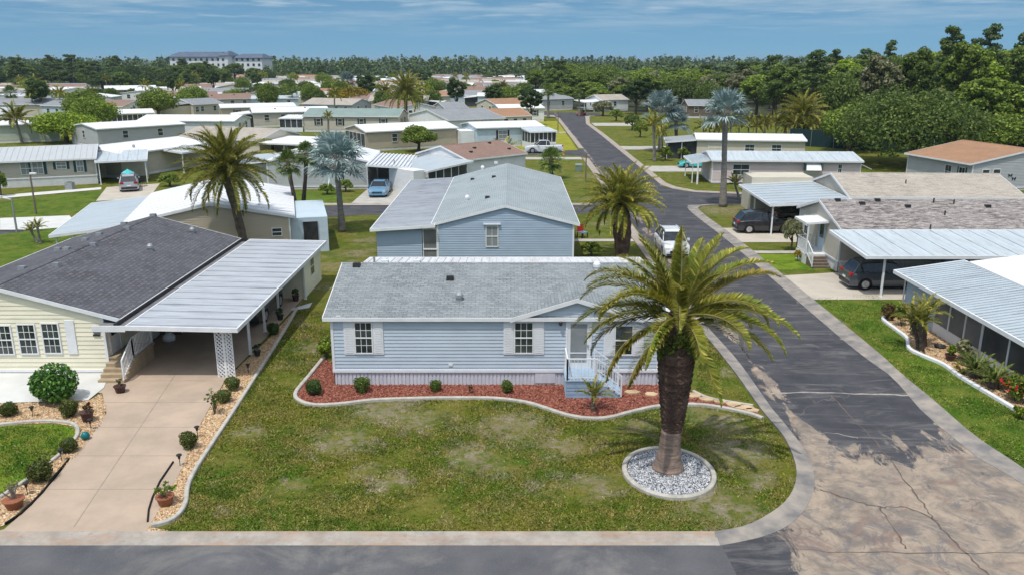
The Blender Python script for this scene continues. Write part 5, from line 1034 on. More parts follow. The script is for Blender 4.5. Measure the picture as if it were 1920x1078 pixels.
def cloud(rs, lobes, n, size, flat=.5, shell=.72, zmin=-99):
    L_ = np.array(lobes); w = L_[:, 3]*L_[:, 4]; w = w/w.sum(); k = rs.choice(len(L_), n, p=w); d = rs.normal(size=(n, 3)); d /= np.linalg.norm(d, axis=1)[:, None]; rd = rs.uniform(shell, 1.04, (n, 1))
    c = L_[k, :3]+d*L_[k][:, [3, 3, 4]]*rd; keep = c[:, 2] > zmin; c = c[keep]; d = d[keep]; m = len(c)
    nn = d*.9+rs.normal(size=(m, 3))*.75; nn[:, 2] += flat; nn /= np.linalg.norm(nn, axis=1)[:, None]; u = np.cross(nn, rs.normal(size=(m, 3))); u /= np.linalg.norm(u, axis=1)[:, None]; v = np.cross(nn, u); s_ = size*rs.uniform(.6, 1.4, (m, 1))
    return np.stack([c-u*s_-v*s_*.3, c-v*s_*.75+u*s_*.2, c+u*s_+v*s_*.25, c+v*s_*.7-u*s_*.15], 1).reshape(-1, 3)
fern = cloud(rs, [(.08+.55*math.cos(a), .55*math.sin(a), 4.55+.25*math.sin(a*3), .2, .28) for a in [i*.52 for i in range(12)]], 2600, .05, 0); me = np_mesh('fern_ruff', fern, 4, M['lf_mid']); link('fern_ruff', me, r)
FR = [  # (azimuth deg, elevation deg, length, droop) measured around the crown, camera looks towards +90
 (178, 22, 3.7, 75), (165, 38, 3.5, 95), (190, 12, 3.5, 80), (172, 6, 3.4, 85), (200, -4, 3.4, 80), (214, -24, 2.9, 50), (155, 52, 3.6, 95), (185, 50, 3.5, 90), (205, 40, 3.3, 95),
 (2, 18, 3.9, 60), (-8, 4, 3.8, 75), (10, 36, 3.9, 60), (-3, 30, 3.3, 100), (20, 48, 3.6, 60), (-15, -6, 3.3, 60), (35, 55, 3.5, 55), (-20, 34, 3.2, 90),
 (318, -46, 2.9, 25), (276, 4, 2.3, 100), (232, 14, 2.8, 85), (315, 22, 2.9, 85), (262, 40, 2.6, 90),
 (90, 78, 2.5, 14), (125, 66, 2.8, 40), (55, 66, 2.7, 35), (80, 84, 2.7, 8), (140, 56, 2.9, 60), (45, 60, 2.8, 50), (100, 42, 3.0, 60), (120, 22, 3.0, 70), (60, 20, 3.0, 70), (150, 15, 3.1, 80), (30, 12, 3.1, 75),
 (250, 60, 2.6, 70), (300, 64, 2.7, 60), (10, 74, 2.7, 34), (168, 74, 2.6, 30)]
for i, (az, el, Lf, dr) in enumerate(FR):
    b = (.1+.16*math.cos(R(az)), .16*math.sin(R(az)), 5.35+.25*math.sin(R(el))); yl = i in (11, 4, 3, 5)
    tr, pts = frond_np(rs, R(az)+rs.normal(0, .05), R(el)+rs.normal(0, .04), Lf*rs.uniform(.95, 1.05), R(dr)*1.05, 105, .027, .52, rs.normal(0, .18), b, .3 if el > 0 else .1)
    me = np_mesh('frond', tr, 4, M['frond_dry' if yl else 'frond']); fo = link('frond', me, r); q = MB(); q.tube([tuple(p) for p in pts], list(np.linspace(.035, .006, len(pts))), 5); q.build('stem', M['rachis'], fo, smooth=True)
for i, (az, el) in enumerate(((8, -8), (262, -62), (285, -70), (240, -55))):
    tr, pts = frond_np(rs, R(az), R(el), (3.0, 1.2, 1.1, 1.3)[i], R(60), 50, .02, .4, 0, (.1, 0, 5.2), .1); me = np_mesh('dead_frond', tr, 4, M['frond_dead']); fo = link('dead_frond', me, r); tag(fo, 'dry brown hanging frond')
cA, sA = palm_crown_mesh('palm_crown', 3, 76, 3.2, nl=54, lw=.035, ll=.55)
cB, sB = palm_crown_mesh('palm_crown', 9, 72, 3.6, nl=48, lw=.04, ll=.55, el0=-.85, droop=(1.0, 1.6))
cC, sC = palm_crown_mesh('palm_crown', 5, 16, 2.4, el0=-.2, nl=30, lw=.06, ll=.55, droop=(1.3, 2.0), vee=-.2)
cD, sD = palm_crown_mesh('palm_crown', 6, 14, 1.5, el0=.2, nl=26, lw=.03, ll=.35, droop=(1.0, 1.6), vee=.1)
cY, sY = palm_crown_mesh('palm_crown', 15, 40, 3.4, nl=34, lw=.07, ll=.6, mat='frond_dry', el0=-.5)
g_ = G(1165, 483); mkpalm('date_palm', 'date palm with bottle-shaped dark trunk beside the second blue house', g_, (.0-.2, 0, 3.7), cA, sA, 'boot', [(0, 0, 0), (.05, 0, 1), (-.05, 0, 2.3), (-.2, 0, 3.2), (-.2, 0, 3.9)], [.42, .55, .66, .6, .3], scale=1.0)
g_ = G(464, 490); cz = AY(424, 318, g_.y); mkpalm('date_palm', 'leaning date palm with many drooping fronds behind the charcoal roof', g_, (cz.x-g_.x, 0, cz.z), cB, sB, 'bark', [(0, 0, 0), ((cz.x-g_.x)*.25, 0, 2), ((cz.x-g_.x)*.7, 0, 4.4), (cz.x-g_.x, 0, cz.z)], [.32, .28, .27, .5], scale=1.02, rz=1)
def pxpalm(label, base, crownpx, rpx, me, sm, mat='bark_grey', tr=.18, name='palm_tree', unit=3.2, group=None, rz=0, z0=0):
    g_ = G(*base); c = AY(*crownpx, g_.y); sc = rpx/F*(g_.y*math.cos(P)+(H-c.z)*math.sin(P))/unit
    return mkpalm(name, label, g_, (c.x-g_.x, 0, c.z), me, sm, mat, [(0, 0, 0), ((c.x-g_.x)*.3, 0, c.z*.35), ((c.x-g_.x)*.8, 0, c.z*.75), (c.x-g_.x, 0, c.z+.1)], [tr*1.5, tr, tr*.95, tr*1.1], group, sc, rz)
pxpalm('tall date palm rising over the white roofs left of the side street', (762, 240), (760, 172), 36, cB, sB, 'bark', .35, 'date_palm', 2.7)
pxpalm('small orange-tinged date palm just left of the tall date palm', (722, 212), (722, 176), 20, cY, sY, 'bark', .3, 'date_palm', 2.7)
pxpalm('yellowing date palm before the wood right of the tall silver palm', (1505, 262), (1504, 218), 42, cB, sB, 'bark', .35, 'date_palm', 2.7, rz=2)
pxpalm('coconut palm at the far left behind the grey metal roof', (42, 270), (30, 226), 34, cC, sC, unit=1.9)
pxpalm('slim yellow-green palm before the two silver palms', (1227, 303), (1226, 236), 28, cC, sC, unit=1.9)
pxpalm('small slim palm behind the slim yellow-green palm', (1240, 296), (1240, 250), 18, cC, sC, unit=1.9, rz=2)
pxpalm('coconut-like palm with dark crown over the two-gabled home', (66, 205), (67, 162), 20, cC, sC, unit=1.9)
pxpalm('small palm against the white wall of the two-gabled home', (130, 215), (131, 188), 13, cC, sC, unit=1.9)
pxpalm('small palm beside the screened-front home at left', (172, 212), (171, 174), 13, cC, sC, unit=1.9, rz=1)
pxpalm('small green palm before the green-grey roof windows', (616, 255), (615, 219), 12, cC, sC, unit=1.9)
pxpalm('lone small palm on the lawn by the white grey-roofed home', (828, 222), (828, 203), 13, cC, sC, unit=1.9)
pxpalm('bushy young palm behind the white brown-roofed house', (945, 305), (945, 295), 28, cD, sD, unit=1.0, tr=.15)
pxpalm('twisting palm cluster at the kerb before the pink house', (1386, 374), (1378, 345), 20, cC, sC, unit=1.9, tr=.1)
pxpalm('wiry palm right of the pink house corner', (1425, 372), (1424, 352), 14, cC, sC, unit=1.9, tr=.1, rz=2)
pxpalm('tufted yellow-green palm pair at left, left stem', (70, 455), (58, 433), 14, cD, sD, unit=1.0, tr=.08)
pxpalm('tufted yellow-green palm pair at left, right stem', (76, 457), (70, 427), 14, cD, sD, unit=1.0, tr=.08, rz=1)
pxpalm('palm with orange lower fronds in the rust-roof rows', (925, 210), (922, 178), 17, cY, sY, unit=2.7)
pxpalm('bright yellow palm above the rust roofs', (942, 200), (943, 163), 12, cY, sY, unit=2.7)
# young palm in the mulch bed, pygmy date by the porch
pxpalm('young palm in the red mulch before the porch steps', (1112, 770), (1113, 742), 34, cD, sD, 'bark', .07, unit=1.25)
for i, (bx, by, cx_, cy_, lb) in enumerate(((1723, 655, 1712, 600, 'left stem'), (1732, 650, 1736, 590, 'right stem'), (1728, 658, 1726, 608, 'low middle stem'))):
    pxpalm('pygmy date palm in the gold gravel bed by the screened porch, '+lb, (bx, by), (cx_, cy_), 42, cD, sD, 'bark', .09, unit=1.35, group='stems of the pygmy date palm by the porch', rz=i)
# fan palms
def fan_np(rs, az, el, Lp, rad, nb=30, base=(0, 0, 0), spread=PI*1.35, w=.06, droop=.25):
    d = np.array([math.cos(el)*math.cos(az), math.cos(el)*math.sin(az), math.sin(el)]); c = np.array(base)+d*Lp; c[2] -= .1*Lp
    s_ = np.cross(d, [0, 0, 1.]); s_ /= np.linalg.norm(s_)+1e-6; up = np.cross(s_, d); e1 = d; V = []
    for i in range(nb):
        a = -spread/2+spread*i/(nb-1); dr = e1*math.cos(a)+s_*math.sin(a); lift = up*(.28 if i % 2 else .12); dd = dr+lift*abs(math.cos(a/2))+rs.normal(0, .03, 3); L_ = rad*rs.uniform(.9, 1.05)*(1-.18*abs(a)/(spread/2)); tip = c+dd*L_+np.array([0, 0, -droop*L_*rs.uniform(.5, 1.3)]); m_ = c+dd*L_*.6; n = np.cross(dr, up); ww = n*w
        V += [c, m_-ww, tip, m_+ww]
    return np.array(V), c
def fan_crown(name, seed, n, Lp, rad, mat, el0=-.7, el1=1.4, w=.06, nb=30):
    rs = np.random.RandomState(seed); V = []; st = MB()
    for i in range(n):
        t = i/(n-1); v, c = fan_np(rs, i*2.39996+rs.normal(0, .1), el0+(el1-el0)*t+rs.normal(0, .08), Lp*rs.uniform(.8, 1.1), rad, nb, w=w); V.append(v); st.bar((0, 0, 0), tuple(c), .035)
    me = np_mesh(name, np.concatenate(V), 4, M[mat]); o = st.build('s', M['rachis'] if mat == 'fan' else M['bark_grey']); sm = o.data; bpy.data.objects.remove(o); return me, sm
fS, fsS = fan_crown('silver_crown', 2, 26, 1.35, 1.5, 'silverleaf', w=.07, nb=32, el0=-.55)
fG, fsG = fan_crown('fan_crown', 4, 32, 1.1, 1.0, 'fan', w=.05, nb=26, el0=-.9)
pxpalm('dark green palm left of the silver palm on the lawn, nearer lower crown', (562, 432), (540, 306), 34, fG, fsG, 'bark', .16, 'cabbage_palm', 2.1)
pxpalm('dark green palm left of the silver palm on the lawn, farther higher crown', (568, 424), (574, 290), 32, fG, fsG, 'bark', .16, 'cabbage_palm', 2.1, rz=1)
pxpalm('silver-blue fan palm on the lawn before the blue sedan', (642, 434), (630, 302), 66, fS, fsS, 'bark_grey', .22, 'silver_palm', 2.55)
pxpalm('tall silver fan palm with straight grey trunk at the right street corner', (1355, 388), (1361, 210), 51, fS, fsS, 'bark_grey', .25, 'silver_palm', 2.55, rz=1)
pxpalm('silver fan palm with short hidden trunk left of the tall silver palm', (1238, 285), (1240, 205), 42, fS, fsS, 'bark_grey', .3, 'silver_palm', 2.55, rz=2)
pxpalm('lower silver fan palm nestled against the one left of the tall silver palm', (1268, 285), (1268, 230), 32, fS, fsS, 'bark_grey', .25, 'silver_palm', 2.55, rz=3)
pxpalm('round-headed cabbage palm at the bend of the side street', (1028, 222), (1028, 170), 17, fG, fsG, 'bark_grey', .25, 'cabbage_palm', 2.1)
pxpalm('dense cabbage palm thicket beside the green utility box', (1035, 335), (1033, 300), 32, fG, fsG, 'bark', .25, 'cabbage_palm', 2.1)
pxpalm('pale silvery fan palm behind the yellow flowering tree', (650, 195), (651, 152), 20, fS, fsS, 'bark_grey', .25, 'silver_palm', 2.55, rz=1)
pxpalm('cabbage palm by the carport at the end of the side street', (1086, 218), (1086, 178), 12, fG, fsG, 'bark_grey', .2, 'cabbage_palm', 2.1, rz=2)
# ---------------------------------------------------------------- broadleaf trees and pines
def tree_proto(seed, Ht, Rc, kind, n, size):
    rr = random.Random(seed); rs = np.random.RandomState(seed); lob = []; t = MB()
    if kind == 'pine':
        t.tube([(0, 0, 0), (rr.uniform(-.3, .3), .1, Ht*.5), (rr.uniform(-.4, .4), 0, Ht*.97)], [.24, .17, .05], 7)
        for i in range(15):
            z = Ht*(.5+.48*i/14); rad = Rc*(1-.55*(i/14))*rr.uniform(.45, 1); a = i*2.4+rr.uniform(-.4, .4); p = (rad*math.cos(a), rad*math.sin(a), z+rr.uniform(0, .6)); lob.append((*p, rr.uniform(.9, 1.5), rr.uniform(.5, .8))); t.tube([(0, 0, z-.5), p], [.07, .03], 4, cap=False)
    else:
        hb = Ht*({'oak': .28, 'tall': .34, 'bush': .08}[kind]); fork = Ht*.3
        t.tube([(0, 0, 0), (.1, 0, fork), (.0, .1, Ht*.6)], [Rc*.07+.08, Rc*.05+.05, .06], 7)
        nl = {'oak': 34, 'tall': 24, 'bush': 14}[kind]
        for i in range(nl):
            a = i*2.39996; u = (i+.5)/nl; ph = math.acos(1-1.25*u) if kind != 'tall' else math.acos(1-1.7*u); rz_ = (Ht-hb)/2*(1.15 if kind == 'tall' else 1); cz = hb+(Ht-hb)*.5
            if kind == 'oak': cz = hb+(Ht-hb)*.28; rz_ = (Ht-hb)*.62
            rr_ = rr.uniform(.62, .95); p = (Rc*math.sin(ph)*math.cos(a)*rr_*.85, Rc*math.sin(ph)*math.sin(a)*rr_*.85, cz+rz_*math.cos(ph)*rr_*.9); lr = Rc*rr.uniform(.2, .38); lob.append((*p, lr, lr*rr.uniform(.55, .85)))
            if i % 3 == 0: t.tube([(0, 0, fork*.9), (p[0]*.5, p[1]*.5, (p[2]+fork)*.5), p], [Rc*.03+.03, Rc*.02+.02, .03], 5, cap=False)
    V = cloud(rs, lob, n, size, .35, .55, .15); return V, t
TP = {}
def proto(key, seed, Ht, Rc, kind, n, size): V, t = tree_proto(seed, Ht, Rc, kind, n, size); o = t.build('trunk', M['bark']); tm = o.data; bpy.data.objects.remove(o); TP[key] = (V, tm, Ht, Rc, {})
proto('oak1', 1, 9, 6.5, 'oak', 9000, .2); proto('oak2', 2, 8, 5, 'oak', 6500, .19); proto('tall1', 3, 14, 4.2, 'tall', 6500, .24); proto('tall2', 4, 13, 3.4, 'tall', 5500, .23); proto('tall3', 41, 15, 4.6, 'tall', 7000, .26); proto('pine1', 5, 16, 3.2, 'pine', 4200, .2); proto('pine2', 6, 17, 2.8, 'pine', 3800, .2); proto('bush1', 7, 3, 2.2, 'bush', 3600, .11); proto('bush2', 8, 2.4, 1.6, 'bush', 2600, .1); proto('round', 9, 5, 2.8, 'oak', 5200, .13)
proto('bigoak', 21, 9.5, 9.5, 'oak', 26000, .17)
def tree(name, label, base, key, Ht, Rc, leaf, rz=0, group=None, cat='tree', bark=None):
    V, tm, h0, r0, cache = TP[key]
    if leaf not in cache: cache[leaf] = np_mesh('crown', V, 4, M[leaf])
    r = empty(name, base, rz, label, cat, group); k = link('trunk', tm, r); c = link('crown', cache[leaf], r); 
    for o in (k, c): o.scale = (Rc/r0, Rc/r0, Ht/h0)
    return r
def pxtree(name, label, base, toppy, wpx, key, leaf, cat='tree', rz=0., group=None):
    g_ = G(*base); z = AY(base[0], toppy, g_.y).z; Rc = wpx/2/F*(g_.y*math.cos(P)+H*math.sin(P)); return tree(name, label, g_, key, max(z, .4), Rc, leaf, rz, group, cat)
pxtree('oak_tree', 'huge dark green oak in front of the wood behind the rust-orange roof', (1712, 312), 166, 275, 'bigoak', 'lf_oak')
pxtree('shade_tree', 'leafy tree right of the huge oak at the far right edge', (1880, 300), 205, 170, 'oak1', 'lf_mid', rz=2)
pxtree('shade_tree', 'mid-green tree squeezed left of the huge oak', (1590, 285), 190, 120, 'oak2', 'lf_mid', rz=1)
pxtree('leafy_tree', 'broad bright green tree at far left behind the grey metal roof', (125, 268), 203, 122, 'oak1', 'lf_bright')
pxtree('leafy_tree', 'small round yellow-green tree left of the broad bright green one', (70, 215), 174, 54, 'round', 'lf_bright')
pxtree('flowering_tree', 'yellow flowering tree among the white roofs', (655, 205), 160, 84, 'oak2', 'lf_yellow')
pxtree('leafy_tree', 'round dark green tree standing left of the yellow flowering tree', (578, 192), 148, 48, 'round', 'lf_oak')
pxtree('leafy_tree', 'dark glossy tree left of the pale blue home with the sun room', (785, 285), 230, 72, 'round', 'lf_mid')
pxtree('leafy_tree', 'olive-green tree on the roofs left of the apartment block view', (440, 195), 165, 44, 'oak2', 'lf_mid')
pxtree('flowering_shrub', 'pale blossoming shrub on the yellow lawn', (245, 222), 193, 34, 'bush1', 'lf_olive', 'shrub')
pxtree('shrub', 'small dark shrub beside the pale blossoming one', (262, 220), 208, 14, 'bush2', 'lf_dark', 'shrub')
pxtree('shrub', 'dark shrub left of the beige gabled home', (291, 212), 192, 20, 'bush2', 'lf_dark', 'shrub')
pxtree('flowering_shrub', 'grey leafless-looking bush before the rust-orange roofed house', (1752, 322), 283, 88, 'bush1', 'lf_olive', 'shrub')
pxtree('shrub', 'dark green bush at the right wall of the second blue house', (1108, 482), 452, 42, 'bush2', 'lf_mid', 'shrub')
pxtree('shrub', 'rounded shrub left of the silver palm trunk', (613, 365), 344, 32, 'bush2', 'lf_mid', 'shrub')
pxtree('shrub', 'rounded shrub right of the silver palm trunk', (648, 360), 336, 30, 'bush2', 'lf_mid', 'shrub')
pxtree('shrub', 'tall leafy shrub right of the striped carport post', (748, 355), 318, 40, 'bush1', 'lf_oak', 'shrub')
pxtree('shrub', 'hedge plant at the foot of the twin palms', (566, 430), 385, 26, 'bush1', 'lf_dark', 'shrub')
pxtree('shrub', 'yellow-green round shrub in front of the cream striped-porch home', (1247, 302), 274, 28, 'bush2', 'lf_bright', 'shrub')
pxtree('shrub', 'darker green shrub under the striped porch roof', (1280, 298), 275, 26, 'bush2', 'lf_mid', 'shrub')
pxtree('croton_shrub', 'yellow-red croton shrub before the house at the end of the side street', (1130, 218), 187, 44, 'bush1', 'lf_olive', 'shrub')
pxtree('shrub', 'green clipped shrub right of the croton at the street end', (1155, 228), 204, 28, 'bush2', 'lf_mid', 'shrub')
pxtree('shrub', 'grey-green shrub beside the sandy strip along the side street', (1185, 245), 212, 34, 'bush1', 'lf_oak', 'shrub')
pxtree('shrub', 'leafy shrub lower down the sandy strip along the side street', (1200, 258), 225, 32, 'bush1', 'lf_mid', 'shrub')
pxtree('flowering_shrub', 'reddish climbing shrub at the left corner of the mottled-roof house', (1483, 470), 405, 42, 'bush1', 'lf_olive', 'shrub')
pxtree('shrub', 'yellow shrub at the foot of the white steps of the mottled-roof house', (1495, 490), 468, 16, 'bush2', 'lf_yellow', 'shrub')
pxtree('flowering_shrub', 'orange-flowering bush cut by the left edge of the picture', (2, 368), 318, 36, 'bush1', 'lf_mid', 'shrub')
pxtree('shrub', 'clipped hedge by the far left porch', (318, 350), 325, 42, 'bush2', 'lf_mid', 'shrub')
pxtree('leafy_tree', 'slim dark tree at the corner of the house at the street end', (1192, 215), 150, 60, 'tall2', 'lf_dark')
pxtree('shade_tree', 'big dark dome-shaped tree behind the house at the street end', (1128, 186), 120, 110, 'bigoak', 'lf_oak', rz=1)
pxtree('shade_tree', 'bright green dome-shaped tree left of the big dark dome-shaped one', (1062, 183), 113, 110, 'oak1', 'lf_mid', rz=2)
pxtree('shade_tree', 'wide mid-green tree between street end and silver palms', (1215, 186), 122, 100, 'oak1', 'lf_mid', rz=3)
pxtree('shade_tree', 'yellow-green tree behind the dark fibre-roofed home', (1300, 184), 126, 90, 'oak2', 'lf_bright', rz=4)
pxtree('shade_tree', 'dark broad tree right of the silver palms before the wood', (1430, 196), 128, 110, 'oak1', 'lf_oak', rz=5)
# hedge of feathery palms behind the cream home
rr = random.Random(5)
for i in range(15):
    px = 1318+i*17+rr.uniform(-4, 4); pxpalm(f'bushy feather palm in the hedge behind the cream home, {["first","second","third","fourth","fifth","sixth","seventh","eighth","ninth","tenth","eleventh","twelfth","thirteenth","fourteenth","fifteenth"][i]} from the left', (px, 262+rr.uniform(-3, 3)), (px, 236+rr.uniform(-6, 6)), 20, cC, sC, unit=1.9, group='palm hedge behind the cream home', tr=.1, rz=i)
ORD = ['first', 'second', 'third', 'fourth', 'fifth', 'sixth', 'seventh', 'eighth', 'ninth', 'tenth']
def ordn(i): return ORD[i] if i < 10 else f'{i+1}th' if (i+1) % 10 not in (1, 2, 3) or (i+1) // 10 % 10 == 1 else f'{i+1}'+{1: 'st', 2: 'nd', 3: 'rd'}[(i+1) % 10]
def sx_of(x, y, z=3): z -= H; return 960+F*x/(y*math.cos(P)-z*math.sin(P))
# the wood on the right
wood = [(8, 232), (30, 222), (50, 205), (56, 170), (58, 140), (66, 122), (82, 112), (112, 108), (150, 150), (230, 290), (60, 330), (8, 320)]
rr = random.Random(77); pts = []
for _ in range(9000):
    x, y = rr.uniform(8, 230), rr.uniform(108, 330)
    if inpoly(wood, np.array([x]), np.array([y]))[0] and sx_of(x, y) < 2050 and all((x-a)**2+(y-b)**2 > (5.6+.012*y)**2 for a, b in pts): pts.append((x, y))
    if len(pts) >= 250: break
items = []
for x, y in pts:
    px = sx_of(x, y); front = (y < 135 or (px < 1200 and y < 245)); k = rr.random()
    hmax = 10.5+max(0, min(1, (px-1350)/450))*6.5; Ht = rr.uniform(.72, 1.0)*hmax
    if front: Ht *= .72
    if k < .16 and not front: key, leaf, nm, Rc, Ht = rr.choice(['pine1', 'pine2']), 'lf_pine', 'pine', rr.uniform(2.6, 3.6), Ht*1.2
    elif k < .4: key, leaf, nm, Rc = 'tall1', 'lf_mid', 'mid green', rr.uniform(3.4, 5)
    elif k < .6: key, leaf, nm, Rc = 'tall3', 'lf_oak', 'dark green', rr.uniform(3.6, 5.2)
    elif k < .78: key, leaf, nm, Rc = 'tall2', 'lf_bright' if rr.random() < .45 else 'lf_mid', 'light green', rr.uniform(3, 4.4)
    elif k < .92: key, leaf, nm, Rc = 'oak2', 'lf_oak', 'broad dark', rr.uniform(4, 6)
    else: key, leaf, nm, Rc = 'tall2', 'lf_olive', 'greyish', rr.uniform(2.6, 3.6)
    items.append([nm, px, x, y, key, Ht, Rc, leaf])
def emit(items, where, name, grp):
    for nm in sorted(set(i[0] for i in items)):
        sub = sorted([i for i in items if i[0] == nm], key=lambda i: i[1])
        for k, (n_, px, x, y, key, Ht, Rc, leaf) in enumerate(sub):
            tree('pine_tree' if nm == 'pine' else name, f'{nm} {"tree" if nm != "pine" else "tree"} {where}, {ordn(k)} from left', (x, y, 0), key, Ht, Rc, leaf, rr.uniform(0, 6.28), grp)
emit(items, 'in the wood on the right', 'woodland_tree', 'trees of the wood on the right')
# trees on the left skyline and scattered between the far homes
items = []; pl_ = [(-235, 318), (-165, 322), (-130, 380), (-120, 470), (-330, 500)]; cnt = 0
for _ in range(4000):
    x, y = rr.uniform(-330, -120), rr.uniform(318, 500)
    if inpoly(pl_, np.array([x]), np.array([y]))[0] and all((x-i[2])**2+(y-i[3])**2 > 100 for i in items):
        k = rr.random(); items.append(['pine' if k < .3 else 'dark' if k < .7 else 'broad', sx_of(x, y), x, y, 'pine1' if k < .3 else 'oak1' if k < .7 else 'tall1', rr.uniform(8.5, 13.5)*(1.1 if k < .3 else .9), rr.uniform(4, 6.5) if k >= .3 else 4, 'lf_pine' if k < .3 else 'lf_dark' if k < .7 else 'lf_oak'])
    if len(items) > 75: break
emit(items, 'on the left skyline', 'skyline_tree', 'trees on the left skyline')
# ---------------------------------------------------------------- the sea of far homes
RC = [('white', 'rf_white', .30), ('pale grey', 'rf_grey', .16), ('grey shingle', 'sh_grey', .18), ('rust-brown', 'sh_rust', .11), ('brown', 'sh_brown', .11), ('tan', 'sh_tan', .14)]
WC = ['white_w', 'beige', 'greige', 'pale_blue', 'grey', 'cream', 'pale_green']
rr = random.Random(31); far = []; FP = {}
def farproto(rc, wc, k):
    key = (rc, wc, k)
    if key in FP: return FP[key]
    Lh, Wh = ((17, 8), (15, 8.4), (12, 8.2))[k]; h = House(None, (0, -900, 0), 0, Lh, Wh, hw=2.9, rise=.7 if rc.startswith('rf') else 1.15, ridge='X' if k < 2 else 'Y', near=False, wall=wc, roof=rc, sk=.4); OCC.pop()
    for i in range(4): h.win('S', Lh*(i+.8)/4.6, 1.85, .9, 1.1, grid=None)
    h.vent(Lh*.3, Wh*.3, 'box', 'dark'); h.vent(Lh*.7, Wh*.35, 'box', 'dark'); h.win('W', 2.4, 1.85, .9, 1.1, grid=None); h.win('W', 5.6, 1.85, .9, 1.1, grid=None); h.win('E', 2.4, 1.85, .9, 1.1, grid=None)
    if k == 0: h.lean(3, -3.6, 13, -.36, 2.45, 2.8, '+y', 'rf_white', ribs=0, posts=[(3.2, -3.4), (12.8, -3.4)])
    if k == 1: h.lean(-4, .2, -.36, 7.8, 2.45, 2.8, '+x', 'rf_white', ribs=0, posts=[(-3.8, .4)]); h.box('screen_panel', 'screen', -3.7, .6, 0, -.05, 7.4, 2.3)
    h.r.name = 'mobile_home'; FP[key] = [h.r, False]; return FP[key]
taken = []
rowy = 142.
while rowy < 510:
    x = -.70*rowy-20+rr.uniform(0, 10)
    while x < (2 if rowy > 215 else -6):
        yy = rowy+rr.uniform(-2, 2)+.06*x; px = sx_of(x, yy)
        ok = all((x-a)**2+(yy-b)**2 > (c+7.5)**2 for a, b, c in OCC) and px > -60 and not (x < -150*.9 and yy > 330 and x < -.32*yy) and rr.random() < .92
        yard = -78 < x < -30 and yy < 150; lawn_ = 160 < px < 420 and yy < 190; skip = yy < 190 and x > -14
        if ok and not yard and not lawn_ and not skip: far.append((x, yy))
        x += rr.choice([19, 21, 24])
    rowy += 12.6+rowy*.008
print('FAR', len(far)); far = far[:300]; recs = []
for x, y in far:
    u = rr.random(); acc = 0
    for nm, rc, p in RC:
        acc += p
        if u < acc: break
    k = rr.choice([0, 0, 1, 1, 2]); wc = rr.choice(WC[:4] if nm in ('white', 'grey shingle') else WC[:3]); recs.append([nm, sx_of(x, y), x, y, rc, wc, k])
BANDS = ((0, 210, 'among the nearer village rows'), (210, 300, 'in the middle rows of the village'), (300, 400, 'in the far rows of the village'), (400, 900, 'in the rows before the treeline'))
for b0, b1, bt in BANDS:
    for nm in [r_[0] for r_ in RC]:
        sub = sorted([q for q in recs if q[0] == nm and b0 <= q[3] < b1], key=lambda q: q[1])
        for i, q in enumerate(sub):
            pr_ = farproto(q[4], q[5], q[6])
            if not pr_[1]: o = pr_[0]; pr_[1] = True
            else: o = copy_tree(pr_[0])
            o.location = (q[2], q[3], 0); o.rotation_euler = (0, 0, rr.choice([0, 0, R(6), R(-8), R(12), R(178), R(20)])+(R(14) if q[2] < -.35*q[3] else 0))
            tag(o, f'{nm} roofed home {bt}, {ordn(i)} such roof from left', 'house', 'homes of the village beyond')
items = []
for _ in range(4500):
    y = rr.uniform(150, 480); x = rr.uniform(-.66*y, 4)
    if y < 200 and (-75 < x < -5): continue
    if all((x-q[2]-7)**2+(y-q[3]-3)**2 > 62 for q in recs) and all((x-a)**2+(y-b)**2 > (c+1)**2 for a, b, c in OCC) and all((x-i[2])**2+(y-i[3])**2 > 70 for i in items):
        k = rr.random(); kk = ('round', 'dark', 'lf_oak', rr.uniform(4, 7), rr.uniform(2.2, 4)) if k < .4 else ('oak2', 'olive', 'lf_mid', rr.uniform(5, 8), rr.uniform(3, 5)) if k < .7 else ('round', 'yellow-green', 'lf_bright', rr.uniform(3.5, 6), rr.uniform(2, 3.2)) if k < .85 else ('tall2', 'slim', 'lf_dark', rr.uniform(7, 10), 2.6)
        items.append([kk[1], sx_of(x, y), x, y, kk[0], kk[3], kk[4], kk[2]])
    if len(items) > 125: break
emit(items, 'between the village roofs', 'village_tree', 'trees between the village roofs')
for i, (x, y) in enumerate(sorted([(rr.uniform(-.6*q, 0), q) for q in [rr.uniform(190, 400) for _ in range(30)]], key=lambda q: q[0]/q[1])):
    g_ = empty('palm_tree', (x, y, 0), 0); t = MB(); t.tube([(0, 0, 0), (.2, 0, 3), (.3, 0, 5.4)], [.25, .17, .17], 6); t.build('trunk', M['bark_grey'], g_); c = link('crown', (cC if i % 3 else fG), g_); c.location = (.3, 0, 5.4); c.scale = (1.1,)*3; tag(g_, f'slim lone palm between the village roofs, {ordn(i)} from the left', 'palm tree', 'scattered palms between the village roofs')
